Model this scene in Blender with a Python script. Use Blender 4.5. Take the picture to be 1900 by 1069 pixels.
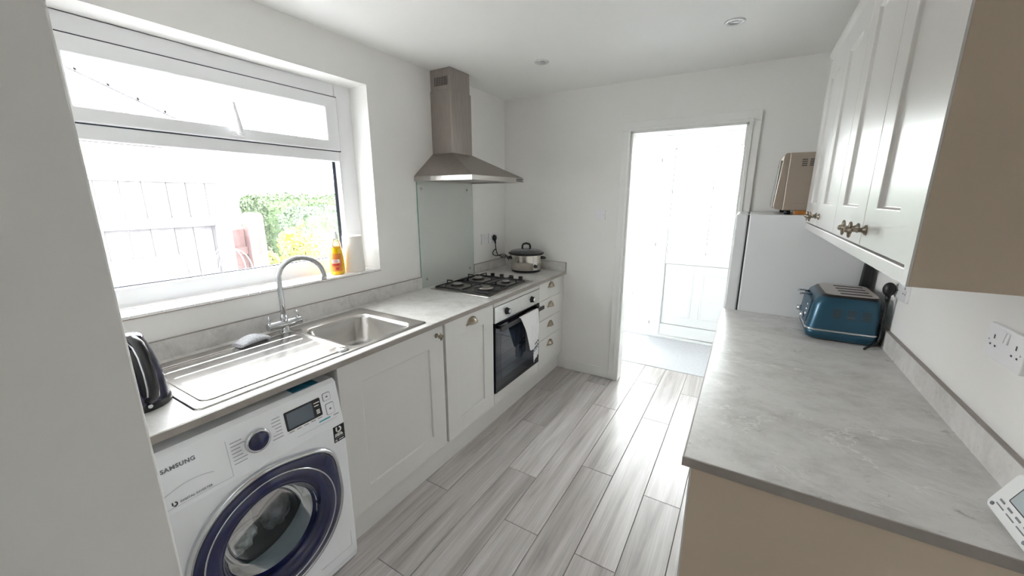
import bpy, bmesh, math, random
from mathutils import Vector, Matrix, noise
PI = math.pi
for o in list(bpy.data.objects): bpy.data.objects.remove(o)
scene = bpy.context.scene
COL = scene.collection
random.seed(7)

# ------------------------------------------------------------------ camera
cam = bpy.data.cameras.new('camera'); camo = bpy.data.objects.new('camera', cam); COL.objects.link(camo)
cam.sensor_width = 36.0; cam.lens = 721.68 / 1900 * 36.0; cam.clip_start = .02; cam.clip_end = 300
camo.location = (1.9541, -3.1289, 1.5423)
camo.rotation_euler = (PI/2 - .22872, 0, .54043)
scene.camera = camo

# ------------------------------------------------------------------ sky (bright overcast) and exposure
world = bpy.data.worlds.new('overcast_sky'); scene.world = world; world.use_nodes = True
nt = world.node_tree; nt.nodes.clear()
wo = nt.nodes.new('ShaderNodeOutputWorld'); bg = nt.nodes.new('ShaderNodeBackground')
tc = nt.nodes.new('ShaderNodeTexCoord'); mp = nt.nodes.new('ShaderNodeMapping'); mp.inputs['Scale'].default_value = (1.2, 1.2, 5)
nz = nt.nodes.new('ShaderNodeTexNoise'); nz.inputs['Scale'].default_value = 1.6; nz.inputs['Detail'].default_value = 6
rp = nt.nodes.new('ShaderNodeValToRGB')
rp.color_ramp.elements[0].position = .3; rp.color_ramp.elements[0].color = (.78, .80, .84, 1)
rp.color_ramp.elements[1].position = .62; rp.color_ramp.elements[1].color = (1, .99, .975, 1)
nt.links.new(tc.outputs['Generated'], mp.inputs[0]); nt.links.new(mp.outputs[0], nz.inputs['Vector'])
nt.links.new(nz.outputs['Fac'], rp.inputs[0]); nt.links.new(rp.outputs[0], bg.inputs[0]); nt.links.new(bg.outputs[0], wo.inputs[0])
SKY = 5.0
bg.inputs[1].default_value = SKY
vs = scene.view_settings
vs.view_transform = 'Standard'; vs.look = 'None'; vs.gamma = 1; vs.use_curve_mapping = False
vs.exposure = 2.75
scene.cycles.max_bounces = 16; scene.cycles.diffuse_bounces = 14; scene.cycles.transparent_max_bounces = 16
scene.cycles.sample_clamp_indirect = 10
try: scene.cycles.use_denoising = True
except Exception: pass

def portal(name, loc, rot, sx, sy):
    l = bpy.data.lights.new(name, 'AREA'); l.shape = 'RECTANGLE'; l.size = sx; l.size_y = sy
    l.cycles.is_portal = True
    o = bpy.data.objects.new(name, l); COL.objects.link(o); o.location = loc; o.rotation_euler = rot
# the two glazed openings the photograph shows; portals only guide sky sampling and emit nothing
portal('window_1_sky_portal', (-.30, -2.13, 1.64), (0, -PI/2, 0), 1.06, 1.29)
portal('door_1_sky_portal', (1.37, 1.45, 1.1), (-PI/2, 0, 0), 1.35, 2.2)


# ------------------------------------------------------------------ helpers
def lin(c):
    c /= 255.0
    return c/12.92 if c <= .04045 else ((c+.055)/1.055)**2.4
def C(r, g, b): return (lin(r), lin(g), lin(b), 1)

WL = {}                                   # world location of every parent
class G:
    def __init__(s): s.v = []; s.f = []; s.sm = []
    def add(s, vs_, fs, smooth=False):
        b = len(s.v); s.v += [tuple(p) for p in vs_]
        for f in fs: s.f.append(tuple(i+b for i in f)); s.sm.append(smooth)
        return s
    def box(s, x0, x1, y0, y1, z0, z1):
        x0, x1 = min(x0, x1), max(x0, x1); y0, y1 = min(y0, y1), max(y0, y1); z0, z1 = min(z0, z1), max(z0, z1)
        return s.hexa([(x0,y0,z0),(x1,y0,z0),(x1,y1,z0),(x0,y1,z0),(x0,y0,z1),(x1,y0,z1),(x1,y1,z1),(x0,y1,z1)])
    def hexa(s, p):
        return s.add(p, [(3,2,1,0),(4,5,6,7),(0,1,5,4),(1,2,6,5),(2,3,7,6),(3,0,4,7)])
    def prism(s, poly, ext, smooth=False):
        n = len(poly); e = Vector(ext)
        vs_ = [Vector(p) for p in poly] + [Vector(p)+e for p in poly]
        nrm = Vector((0,0,0))
        for i in range(n): nrm += vs_[i].cross(vs_[(i+1) % n])
        if nrm.dot(e) > 0: order = list(range(n))
        else:
            order = list(range(n))[::-1]
        a = order; top = [i+n for i in a]
        s.add(vs_, [tuple(a[::-1]), tuple(top)])
        b = len(s.v) - 2*n
        for i in range(n):
            j = (i+1) % n
            s.f.append((b+a[i], b+a[j], b+a[j]+n, b+a[i]+n)); s.sm.append(smooth)
        return s
    def plate(s, ax, c0, c1, a0, a1, b0, b1, r=0, n=5, smooth=False):
        P = rrect(a0, a1, b0, b1, r, n)
        return s.prism([to3(ax, c0, a, b) for a, b in P], [c for c in to3(ax, c1-c0, 0, 0)], smooth)
    def ring(s, ax, c0, c1, outer, inner, smooth=False):
        n = len(outer)
        A = [to3(ax, c0, *p) for p in outer] + [to3(ax, c0, *p) for p in inner] + [to3(ax, c1, *p) for p in outer] + [to3(ax, c1, *p) for p in inner]
        F = []
        for i in range(n):
            j = (i+1) % n
            F += [(i, n+i, n+j, j), (2*n+i, 2*n+j, 3*n+j, 3*n+i), (i, j, 2*n+j, 2*n+i), (n+i, 3*n+i, 3*n+j, n+j)]
        return s.add(A, F, smooth)
    def frame(s, ax, c0, c1, o, i):
        return s.ring(ax, c0, c1, rrect(*o, 0, 1), rrect(*i, 0, 1))
    def loft(s, loops, cap0=False, cap1=False, smooth=True):
        n = len(loops[0]); b = len(s.v)
        V = [p for l in loops for p in l]; F = []
        for k in range(len(loops)-1):
            for i in range(n):
                j = (i+1) % n
                F.append((k*n+i, k*n+j, (k+1)*n+j, (k+1)*n+i))
        s.add(V, F, smooth)
        if cap0: s.f.append(tuple(b+i for i in range(n))[::-1]); s.sm.append(False)
        if cap1: s.f.append(tuple(b+(len(loops)-1)*n+i for i in range(n))); s.sm.append(False)
        return s
    def lathe(s, prof, c, n=32, ax='z', sa=1, sb=1, rot=0, cap0=False, cap1=False, rmod=None, smooth=True):
        loops = []
        for r, h in prof:
            l = []
            for i in range(n):
                t = 2*PI*i/n
                rr = r if rmod is None else rmod(r, h, t)
                a, b = rr*math.cos(t)*sa, rr*math.sin(t)*sb
                a, b = a*math.cos(rot)-b*math.sin(rot), a*math.sin(rot)+b*math.cos(rot)
                if ax == 'z': p = (c[0]+a, c[1]+b, c[2]+h)
                elif ax == 'x': p = (c[0]+h, c[1]+a, c[2]+b)
                else: p = (c[0]+b, c[1]+h, c[2]+a)
                l.append(p)
            loops.append(l)
        return s.loft(loops, cap0, cap1, smooth)
    def cyl(s, p0, p1, r0, r1=None, n=20, caps=True, smooth=True):
        p0, p1 = Vector(p0), Vector(p1); r1 = r0 if r1 is None else r1
        d = (p1-p0).normalized(); u = d.orthogonal().normalized(); w = d.cross(u)
        L = [[p0+(u*math.cos(2*PI*i/n)+w*math.sin(2*PI*i/n))*r0 for i in range(n)], [p1+(u*math.cos(2*PI*i/n)+w*math.sin(2*PI*i/n))*r1 for i in range(n)]]
        return s.loft(L, caps, caps, smooth)
    def tube(s, pts, r, n=10, closed=False, caps=True):
        P = [Vector(p) for p in pts]; m = len(P); loops = []; u = None
        for i in range(m):
            if closed: d = P[(i+1) % m]-P[i-1]
            else: d = P[min(i+1, m-1)]-P[max(i-1, 0)]
            d.normalize()
            if u is None: u = d.orthogonal().normalized()
            u = (u - d*u.dot(d)).normalized(); w = d.cross(u)
            rr = r[i] if isinstance(r, (list, tuple)) else r
            loops.append([P[i]+(u*math.cos(2*PI*k/n)+w*math.sin(2*PI*k/n))*rr for k in range(n)])
        if closed: loops.append(loops[0])
        return s.loft(loops, caps and not closed, caps and not closed)
    def sphere(s, c, r, n=16, m=10, sx=1, sy=1, sz=1):
        prof = [(max(r*math.sin(PI*k/m), 1e-5), -r*math.cos(PI*k/m)) for k in range(m+1)]
        loops = []
        for rr, h in prof:
            loops.append([(c[0]+rr*math.cos(2*PI*i/n)*sx, c[1]+rr*math.sin(2*PI*i/n)*sy, c[2]+h*sz) for i in range(n)])
        return s.loft(loops)
    def xf(s, M):
        s.v = [tuple(M @ Vector(p)) for p in s.v]; return s
    def mesh(s, name):
        me = bpy.data.meshes.new(name); me.from_pydata(s.v, [], s.f)
        me.polygons.foreach_set('use_smooth', s.sm)
        me.update(); return me
    def build(s, name, mat, parent=None, bev=0, seg=2, fix=True):
        if parent is None:
            xs = [p[0] for p in s.v]; ys = [p[1] for p in s.v]; zs = [p[2] for p in s.v]
            org = Vector(((min(xs)+max(xs))/2, (min(ys)+max(ys))/2, min(zs)))
        else: org = WL[parent.name]
        s.v = [(p[0]-org[0], p[1]-org[1], p[2]-org[2]) for p in s.v]
        me = s.mesh(name)
        if fix:
            bm = bmesh.new(); bm.from_mesh(me)
            bmesh.ops.remove_doubles(bm, verts=bm.verts, dist=1e-6)
            bmesh.ops.recalc_face_normals(bm, faces=bm.faces); bm.to_mesh(me); bm.free()
        me.materials.append(mat)
        o = bpy.data.objects.new(name, me); COL.objects.link(o)
        if parent is None: o.location = org
        else: o.parent = parent
        WL[o.name] = org
        if bev:
            b = o.modifiers.new('bevel', 'BEVEL'); b.width = bev; b.segments = seg; b.limit_method = 'ANGLE'; b.angle_limit = .6
            b.harden_normals = False
        return o
def to3(ax, c, a, b):
    return (c, a, b) if ax == 'x' else (a, c, b) if ax == 'y' else (a, b, c)
def rrect(a0, a1, b0, b1, r=0, n=5):
    if r <= 0: return [(a0,b0),(a1,b0),(a1,b1),(a0,b1)]
    out = []
    for cx, cy, t0 in ((a1-r, b0+r, -PI/2), (a1-r, b1-r, 0), (a0+r, b1-r, PI/2), (a0+r, b0+r, PI)):
        for k in range(n+1):
            t = t0 + PI/2*k/n
            out.append((cx+r*math.cos(t), cy+r*math.sin(t)))
    return out
def thing(name, loc, label, cat, group=None):
    o = bpy.data.objects.new(name, None); COL.objects.link(o); o.location = loc; o.empty_display_size = .05
    WL[o.name] = Vector(loc); tag(o, label, cat, group); return o
def tag(o, label=None, cat=None, group=None, kind=None):
    if label: o['label'] = label
    if cat: o['category'] = cat
    if group: o['group'] = group
    if kind: o['kind'] = kind
    return o
def struct(o, label=None): o['kind'] = 'structure'; 
def S(g, name, mat, label, cat, parent=None, bev=0):
    o = g.build(name, mat, parent, bev)
    if parent is None: tag(o, label, cat, kind='structure')
    return o
def inst(name, me, parent, loc, rot=(0,0,0), scale=None):        # a shared-mesh part placed at a world position
    o = bpy.data.objects.new(name, me); COL.objects.link(o)
    if parent is not None: o.parent = parent; o.location = Vector(loc)-WL[parent.name]
    else: o.location = loc
    o.rotation_euler = rot
    if scale: o.scale = scale
    WL[o.name] = Vector(loc); return o
def meshof(g, name, mat):
    me = g.mesh(name)
    bm = bmesh.new(); bm.from_mesh(me); bmesh.ops.recalc_face_normals(bm, faces=bm.faces); bm.to_mesh(me); bm.free()
    me.materials.append(mat); return me
def text_geo(body, size, fn, align='LEFT', ext=.0004, bold=0, space=1.0):
    """flat lettering; fn maps (u, v, d) to a world point"""
    cu = bpy.data.curves.new('t', 'FONT'); cu.body = body; cu.size = size; cu.extrude = ext; cu.align_x = align; cu.offset = bold
    cu.space_character = space; cu.resolution_u = 3
    o = bpy.data.objects.new('t', cu); COL.objects.link(o)
    dg = bpy.context.evaluated_depsgraph_get()
    me = bpy.data.meshes.new_from_object(o.evaluated_get(dg))
    g = G(); g.add([fn(v.co.x, v.co.y, v.co.z) for v in me.vertices], [tuple(p.vertices) for p in me.polygons])
    bpy.data.objects.remove(o); bpy.data.curves.remove(cu); bpy.data.meshes.remove(me)
    return g
def cut(o, cutter_g):
    """subtract a closed shape from a built part (world coordinates), leaving no helper behind"""
    me = cutter_g.mesh('c'); bm = bmesh.new(); bm.from_mesh(me)
    bmesh.ops.remove_doubles(bm, verts=bm.verts, dist=1e-6); bmesh.ops.recalc_face_normals(bm, faces=bm.faces); bm.to_mesh(me); bm.free()
    c = bpy.data.objects.new('c', me); COL.objects.link(c)
    par = o.parent; o.parent = None; loc0 = o.location.copy(); o.location = WL[o.name]
    m = o.modifiers.new('b', 'BOOLEAN'); m.object = c; m.operation = 'DIFFERENCE'; m.solver = 'EXACT'
    bpy.context.view_layer.update(); dg = bpy.context.evaluated_depsgraph_get()
    new = bpy.data.meshes.new_from_object(o.evaluated_get(dg))
    o.modifiers.remove(m); old = o.data; o.data = new; new.name = old.name
    o.location = loc0; o.parent = par
    bpy.data.objects.remove(c)

# ------------------------------------------------------------------ materials
def M(name, col, rough=.5, metal=0, spec=.5, var=.04, vscale=6, bump=0, bscale=200, coat=0, aniso=None, sss=0):
    m = bpy.data.materials.new(name); m.use_nodes = True; t = m.node_tree
    b = t.nodes['Principled BSDF']
    b.inputs['Roughness'].default_value = rough; b.inputs['Metallic'].default_value = metal
    b.inputs['Specular IOR Level'].default_value = spec; b.inputs['Coat Weight'].default_value = coat; b.inputs['Coat Roughness'].default_value = .05
    co = t.nodes.new('ShaderNodeTexCoord')
    src = co.outputs['Object']
    if aniso:
        mp_ = t.nodes.new('ShaderNodeMapping'); mp_.inputs['Scale'].default_value = aniso; t.links.new(src, mp_.inputs[0]); src = mp_.outputs[0]
    n = t.nodes.new('ShaderNodeTexNoise'); n.inputs['Scale'].default_value = vscale; n.inputs['Detail'].default_value = 4
    t.links.new(src, n.inputs['Vector'])
    r = t.nodes.new('ShaderNodeValToRGB')
    r.color_ramp.elements[0].position = .3; r.color_ramp.elements[1].position = .7
    r.color_ramp.elements[0].color = tuple(max(0, c*(1-var)) for c in col[:3])+(1,)
    r.color_ramp.elements[1].color = tuple(min(1, c*(1+var)) for c in col[:3])+(1,)
    t.links.new(n.outputs['Fac'], r.inputs[0]); t.links.new(r.outputs[0], b.inputs['Base Color'])
    if bump:
        n2 = t.nodes.new('ShaderNodeTexNoise'); n2.inputs['Scale'].default_value = bscale; n2.inputs['Detail'].default_value = 3
        t.links.new(src, n2.inputs['Vector'])
        bp = t.nodes.new('ShaderNodeBump'); bp.inputs['Strength'].default_value = bump; bp.inputs['Distance'].default_value = .002
        t.links.new(n2.outputs['Fac'], bp.inputs['Height']); t.links.new(bp.outputs[0], b.inputs['Normal'])
    return m
def glass(name, tint=(1,1,1,1), gloss=.08, rough=.0, refr=0, bump=None, mixcol=None):
    m = bpy.data.materials.new(name); m.use_nodes = True; t = m.node_tree; t.nodes.clear()
    out = t.nodes.new('ShaderNodeOutputMaterial')
    tr = t.nodes.new('ShaderNodeBsdfTransparent'); tr.inputs[0].default_value = tint
    gl = t.nodes.new('ShaderNodeBsdfGlossy'); gl.inputs['Roughness'].default_value = max(rough, .01); gl.inputs[0].default_value = (1,1,1,1)
    fr = t.nodes.new('ShaderNodeFresnel'); fr.inputs[0].default_value = 1.45
    base = tr.outputs[0]
    if refr:
        rf = t.nodes.new('ShaderNodeBsdfRefraction'); rf.inputs['IOR'].default_value = 1.12; rf.inputs['Roughness'].default_value = .05; rf.inputs[0].default_value = tint
        mx = t.nodes.new('ShaderNodeMixShader'); mx.inputs[0].default_value = refr
        t.links.new(base, mx.inputs[1]); t.links.new(rf.outputs[0], mx.inputs[2]); base = mx.outputs[0]
        co = t.nodes.new('ShaderNodeTexCoord'); mp_ = t.nodes.new('ShaderNodeMapping'); mp_.inputs['Scale'].default_value = (1, 1, .22)
        t.links.new(co.outputs['Object'], mp_.inputs[0])
        n = t.nodes.new('ShaderNodeTexNoise'); n.inputs['Scale'].default_value = 130; n.inputs['Detail'].default_value = 2; n.inputs['Distortion'].default_value = .4
        t.links.new(mp_.outputs[0], n.inputs['Vector'])
        bp = t.nodes.new('ShaderNodeBump'); bp.inputs['Strength'].default_value = .9; bp.inputs['Distance'].default_value = .006
        t.links.new(n.outputs['Fac'], bp.inputs['Height']); t.links.new(bp.outputs[0], rf.inputs['Normal']); t.links.new(bp.outputs[0], gl.inputs['Normal'])
        # the cast pattern also makes milky streaks
        rr = t.nodes.new('ShaderNodeValToRGB'); rr.color_ramp.elements[0].position = .42; rr.color_ramp.elements[0].color = (0,0,0,1)
        rr.color_ramp.elements[1].position = .62; rr.color_ramp.elements[1].color = (.8,.8,.8,1)
        t.links.new(n.outputs['Fac'], rr.inputs[0])
        tl = t.nodes.new('ShaderNodeBsdfTranslucent'); tl.inputs[0].default_value = (.8,.85,.86,1)
        mt = t.nodes.new('ShaderNodeMath'); mt.operation = 'MULTIPLY'; mt.inputs[1].default_value = .15
        t.links.new(rr.outputs[0], mt.inputs[0])
        m2 = t.nodes.new('ShaderNodeMixShader'); t.links.new(mt.outputs[0], m2.inputs[0]); t.links.new(base, m2.inputs[1]); t.links.new(tl.outputs[0], m2.inputs[2]); base = m2.outputs[0]
    if mixcol:
        df = t.nodes.new('ShaderNodeBsdfDiffuse'); df.inputs[0].default_value = mixcol[0]
        mx = t.nodes.new('ShaderNodeMixShader'); mx.inputs[0].default_value = mixcol[1]
        t.links.new(base, mx.inputs[1]); t.links.new(df.outputs[0], mx.inputs[2]); base = mx.outputs[0]
    mul = t.nodes.new('ShaderNodeMath'); mul.operation = 'MULTIPLY'; mul.inputs[1].default_value = gloss/.08
    mul.use_clamp = True
    t.links.new(fr.outputs[0], mul.inputs[0])
    m3 = t.nodes.new('ShaderNodeMixShader'); t.links.new(mul.outputs[0], m3.inputs[0]); t.links.new(base, m3.inputs[1]); t.links.new(gl.outputs[0], m3.inputs[2])
    t.links.new(m3.outputs[0], out.inputs[0]); return m
def stone(name):
    m = bpy.data.materials.new(name); m.use_nodes = True; t = m.node_tree; b = t.nodes['Principled BSDF']
    L = t.links.new; N = t.nodes.new
    co = N('ShaderNodeNewGeometry')
    rt = N('ShaderNodeMapping'); rt.inputs['Rotation'].default_value = (0, 0, -.65); rt.inputs['Scale'].default_value = (1.0, 1.45, 1.2); L(co.outputs['Position'], rt.inputs[0])
    def noi(sc, det, dist=0, src=rt.outputs[0], ro=.6):
        n = N('ShaderNodeTexNoise'); n.inputs['Scale'].default_value = sc; n.inputs['Detail'].default_value = det; n.inputs['Distortion'].default_value = dist; n.inputs['Roughness'].default_value = ro
        L(src, n.inputs['Vector']); return n.outputs['Fac']
    def ramp(src, *els):
        r = N('ShaderNodeValToRGB'); e = r.color_ramp.elements
        e[0].position, e[0].color = els[0]; e[1].position, e[1].color = els[1]
        for p, c in els[2:]:
            k = e.new(p); k.color = c
        L(src, r.inputs[0]); return r.outputs[0]
    base = ramp(noi(4.2, 12, .2, ro=.78), (.34, C(184,181,177)), (.54, C(214,212,210)), (.72, C(225,224,222)))
    dark = ramp(noi(15, 10, .5, ro=.8), (.585, (0,0,0,1)), (.70, (1,1,1,1)))
    mx = N('ShaderNodeMix'); mx.data_type = 'RGBA'; mx.blend_type = 'MIX'; mx.inputs['B'].default_value = C(146,143,140)
    mm = N('ShaderNodeMath'); mm.operation = 'MULTIPLY'; mm.inputs[1].default_value = .9; L(dark, mm.inputs[0]); L(mm.outputs[0], mx.inputs['Factor']); L(base, mx.inputs['A'])
    # fine pale veins
    v = noi(1.9, 5, .45)
    ab = N('ShaderNodeMath'); ab.operation = 'SUBTRACT'; ab.inputs[1].default_value = .5; L(v, ab.inputs[0])
    a2 = N('ShaderNodeMath'); a2.operation = 'ABSOLUTE'; L(ab.outputs[0], a2.inputs[0])
    vein = ramp(a2.outputs[0], (0, (1,1,1,1)), (.0055, (0,0,0,1)))
    gate = ramp(noi(3.3, 3), (.48, (0,0,0,1)), (.58, (.75,.75,.75,1)))
    vm = N('ShaderNodeMath'); vm.operation = 'MULTIPLY'; L(vein, vm.inputs[0]); L(gate, vm.inputs[1])
    m2 = N('ShaderNodeMix'); m2.data_type = 'RGBA'; m2.inputs['B'].default_value = C(236,235,232); L(vm.outputs[0], m2.inputs['Factor']); L(mx.outputs['Result'], m2.inputs['A'])
    L(m2.outputs['Result'], b.inputs['Base Color'])
    b.inputs['Roughness'].default_value = .36
    bp = N('ShaderNodeBump'); bp.inputs['Strength'].default_value = .22; bp.inputs['Distance'].default_value = .0015
    L(noi(120, 3, 0, co.outputs['Position']), bp.inputs['Height']); L(bp.outputs[0], b.inputs['Normal'])
    return m
def wood(name, c0, c1, c2, rough=.34, tone=.16, ax=(9, .55, 9), bump=.12):
    m = bpy.data.materials.new(name); m.use_nodes = True; t = m.node_tree; b = t.nodes['Principled BSDF']
    L = t.links.new; N = t.nodes.new
    co = N('ShaderNodeTexCoord'); oi = N('ShaderNodeObjectInfo')
    sc = N('ShaderNodeVectorMath'); sc.operation = 'SCALE'; sc.inputs[0].default_value = (37, 61, 13); L(oi.outputs['Random'], sc.inputs['Scale'])
    ad = N('ShaderNodeVectorMath'); L(co.outputs['Object'], ad.inputs[0]); L(sc.outputs[0], ad.inputs[1])
    mp_ = N('ShaderNodeMapping'); mp_.inputs['Scale'].default_value = ax; L(ad.outputs[0], mp_.inputs[0])
    n1 = N('ShaderNodeTexNoise'); n1.inputs['Scale'].default_value = 1.5; n1.inputs['Detail'].default_value = 7; n1.inputs['Distortion'].default_value = .7; n1.inputs['Roughness'].default_value = .62; L(mp_.outputs[0], n1.inputs['Vector'])
    r1 = N('ShaderNodeValToRGB'); e = r1.color_ramp.elements; e[0].position = .27; e[0].color = c0; e[1].position = .68; e[1].color = c2; k = e.new(.48); k.color = c1
    L(n1.outputs['Fac'], r1.inputs[0])
    mp2 = N('ShaderNodeMapping'); mp2.inputs['Scale'].default_value = tuple(a*14 if a > 2 else a*2.4 for a in ax); L(ad.outputs[0], mp2.inputs[0])
    n2 = N('ShaderNodeTexNoise'); n2.inputs['Scale'].default_value = 1.6; n2.inputs['Detail'].default_value = 4; L(mp2.outputs[0], n2.inputs['Vector'])
    r2 = N('ShaderNodeValToRGB'); r2.color_ramp.elements[0].position = .35; r2.color_ramp.elements[0].color = (.86,.86,.86,1); r2.color_ramp.elements[1].position = .62; r2.color_ramp.elements[1].color = (1.03,1.03,1.03,1)
    L(n2.outputs['Fac'], r2.inputs[0])
    mu = N('ShaderNodeMix'); mu.data_type = 'RGBA'; mu.blend_type = 'MULTIPLY'; mu.inputs['Factor'].default_value = 1; L(r1.outputs[0], mu.inputs['A']); L(r2.outputs[0], mu.inputs['B'])
    r3 = N('ShaderNodeValToRGB'); r3.color_ramp.elements[0].color = (1-tone, 1-tone, 1-tone*1.05, 1); r3.color_ramp.elements[1].color = (1+tone*.5, 1+tone*.5, 1+tone*.55, 1)
    L(oi.outputs['Random'], r3.inputs[0])
    m2 = N('ShaderNodeMix'); m2.data_type = 'RGBA'; m2.blend_type = 'MULTIPLY'; m2.inputs['Factor'].default_value = 1; L(mu.outputs['Result'], m2.inputs['A']); L(r3.outputs[0], m2.inputs['B'])
    L(m2.outputs['Result'], b.inputs['Base Color']); b.inputs['Roughness'].default_value = rough
    bp = N('ShaderNodeBump'); bp.inputs['Strength'].default_value = bump; bp.inputs['Distance'].default_value = .001; L(n2.outputs['Fac'], bp.inputs['Height']); L(bp.outputs[0], b.inputs['Normal'])
    return m

m_wall = M('wall_paint', C(238,237,235), .85, var=.012, vscale=3, bump=.05, bscale=260)
m_ceil = M('ceiling_paint', C(240,240,238), .9, var=.01, vscale=2, bump=.05, bscale=200)
m_trim = M('white_gloss_trim', C(238,238,236), .35, var=.01)
m_cab = M('greige_cabinet_paint', C(214,212,209), .29, var=.012, vscale=4)
m_endp = M('warm_taupe_panel', C(199,183,163), .45, var=.012, vscale=4)
m_stone = stone('pale_stone_laminate')
m_edge = M('laminate_edge_band', C(152,145,139), .5, var=.05, vscale=30)
m_plank = wood('grey_oak_laminate', C(148,140,137), C(187,181,179), C(209,205,204))
m_slab = M('floor_underlay', C(96,90,86), .9)
m_carpet = M('grey_carpet_pile', C(196,197,202), .95, var=.12, vscale=90, bump=.6, bscale=300)
m_upvc = M('white_upvc', C(240,241,243), .28, var=.008)
m_gasket = M('black_rubber_gasket', C(40,46,62), .5)
m_pane = glass('clear_window_glass', (.97,.985,.985,1), .05, mixcol=(C(225,228,232), .05))
m_obsc = glass('textured_obscure_glass', (.95,.98,.98,1), .06, refr=.55)
m_tile = M('white_glazed_tile', C(240,240,240), .15, var=.015)
m_sillw = M('brown_sill_timber', C(150,128,112), .6, var=.2, vscale=20)
m_steel = M('brushed_steel', C(178,174,170), .3, 1, var=.06, vscale=5, aniso=(3, 3, 60))
m_steelh = M('brushed_steel_hood', C(172,164,158), .36, 1, var=.08, vscale=4, aniso=(30, 30, 2))
m_steelf = M('satin_steel_fascia', C(214,213,211), .38, .85, var=.04, vscale=4, aniso=(3,3,60))
m_tplate = M('toaster_top_steel', C(192,186,181), .35, .35, var=.04)
m_sink = M('sink_steel', C(200,197,193), .24, 1, var=.05, vscale=8)
m_chrome = M('polished_chrome', C(205,207,210), .07, 1, var=.02)
m_pewter = M('warm_pewter', C(158,147,132), .25, 1, var=.08, vscale=60)
m_black = M('black_enamel', C(22,22,26), .3, var=.1, spec=.6)
m_blackp = M('black_plastic', C(20,20,23), .38, var=.1)
m_blackg = M('black_oven_glass', C(12,14,28), .05, spec=.45, coat=0, var=.1)
m_owin = M('smoked_oven_window', C(40,50,64), .04, spec=.6, coat=0, var=.12)
m_white = M('white_appliance_enamel', C(240,242,245), .22, var=.006, spec=.5)
m_fridge = M('white_fridge_enamel', C(212,213,214), .32, var=.008)
m_navy = M('navy_gloss_plastic', C(26,32,74), .12, coat=.6, var=.1, vscale=4)
m_wglass = glass('tinted_porthole_glass', (.80,.88,.92,1), .06, mixcol=(C(140,170,185), .04))
m_drum = M('dark_steel_drum', C(90,92,98), .4, .8, var=.1)
m_lcd = M('grey_lcd_screen', C(78,92,106), .15, coat=.5, var=.03)
m_ink = M('grey_print', C(128,130,136), .5)
m_inkp = M('pale_grey_print', C(168,171,177), .5)
m_joint = M('pale_grey_joint', C(200,203,208), .4)
m_inkd = M('dark_print', C(60,60,66), .5)
m_inkw = M('white_print', C(238,236,232), .5)
m_inkt = M('teal_print', C(70,170,190), .5)
m_stkb = M('teal_blue_sticker', C(40,120,150), .3, var=.35, vscale=50)
m_black2 = M('black_label', C(26,25,27), .4)
m_splash = glass('mint_toughened_glass', (.985,.995,.988,1), .05, mixcol=(C(236,241,237), .6))
m_gedge = M('green_glass_edge', C(120,168,158), .15, var=.05)
m_plast = M('white_wall_plastic', C(236,236,238), .3, var=.008)
m_bezel = M('satin_white_bezel', C(206,206,206), .3, .2)
m_hole = M('dark_socket_hole', C(60,58,60), .7)
m_teal = M('petrol_blue_metallic', C(38,80,102), .34, .45, coat=.3, var=.05)
m_tealx = M('dark_petrol_panel', C(56,86,104), .4, .3, var=.05)
m_kettle = M('midnight_purple_enamel', C(52,52,78), .14, .6, coat=.6, var=.06)
m_cream = M('champagne_microwave_steel', C(162,149,136), .36, .45, var=.03)
m_glid = glass('glass_lid', (.9,.92,.92,1), .14, mixcol=(C(150,156,158), .25))
m_cooks = M('satin_champagne_steel', C(204,199,191), .17, 1, var=.04, aniso=(1,1,60))
m_towel = M('white_cotton_towel', C(236,236,238), .95, var=.04, vscale=40, bump=.6, bscale=500)
m_stripe = M('grey_towel_stripe', C(120,124,134), .95, var=.1, vscale=60)
m_yellow = M('golden_washing_up_liquid', C(250,198,0), .12, coat=.6, var=.05, vscale=20)
m_clearp = glass('clear_bottle_plastic', (.97,.97,.97,1), .1, mixcol=(C(235,236,238), .25))
m_label = M('orange_bottle_label', C(238,140,60), .4, var=.25, vscale=30)
m_red = M('red_print', C(205,60,60), .4)
m_candle = M('pale_cream_wax', C(238,234,228), .45, var=.03)
m_sponge = M('silver_mesh_scourer', C(196,198,204), .6, .0, var=.2, vscale=160, bump=1, bscale=260)
m_brown = M('brown_wood_block', C(160,104,40), .5, var=.2, vscale=30)
m_dev = M('white_device_plastic', C(232,233,232), .4, var=.01)
m_devs = M('pale_lcd', C(186,196,200), .2)
m_lamp = M('lamp_glass', C(176,176,174), .2)
m_fence = wood('weathered_grey_fence', C(70,67,69), C(84,81,83), C(98,95,96), .85, .1, (9, 9, .6), .4)
m_rail = wood('grey_painted_rail', C(78,77,83), C(90,89,95), C(102,101,107), .8, .05, (9, .8, 9), .3)
m_cap = M('pale_fence_cap', C(156,150,140), .8, var=.1, vscale=8)
m_ply = wood('bare_plywood', C(140,122,110), C(158,140,127), C(168,150,138), .8, .02, (1.2, 6, 6), .2)
m_gate = wood('brown_stained_timber', C(66,45,44), C(80,56,54), C(92,67,64), .75, .08, (8, 8, .7), .3)
m_brick = M('buff_pink_brick', C(126,114,109), .9, var=.22, vscale=2.5, bump=.5, bscale=60)
m_brickd = M('dark_flecked_brick', C(98,86,82), .9, var=.2, vscale=6, bump=.5, bscale=60)
m_mortar = M('pale_mortar', C(140,131,125), .95)
m_barge = M('white_bargeboard', C(222,222,226), .5)
m_rooft = M('grey_roof_tile', C(110,106,110), .85, var=.15, vscale=8)
m_roof2 = M('far_grey_brown_roof', C(104,98,98), .9, var=.12, vscale=3, bump=.4, bscale=8)
m_render = M('far_pale_render', C(190,178,164), .9, var=.05)
m_farw = M('far_white_frame', C(232,233,235), .5)
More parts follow.
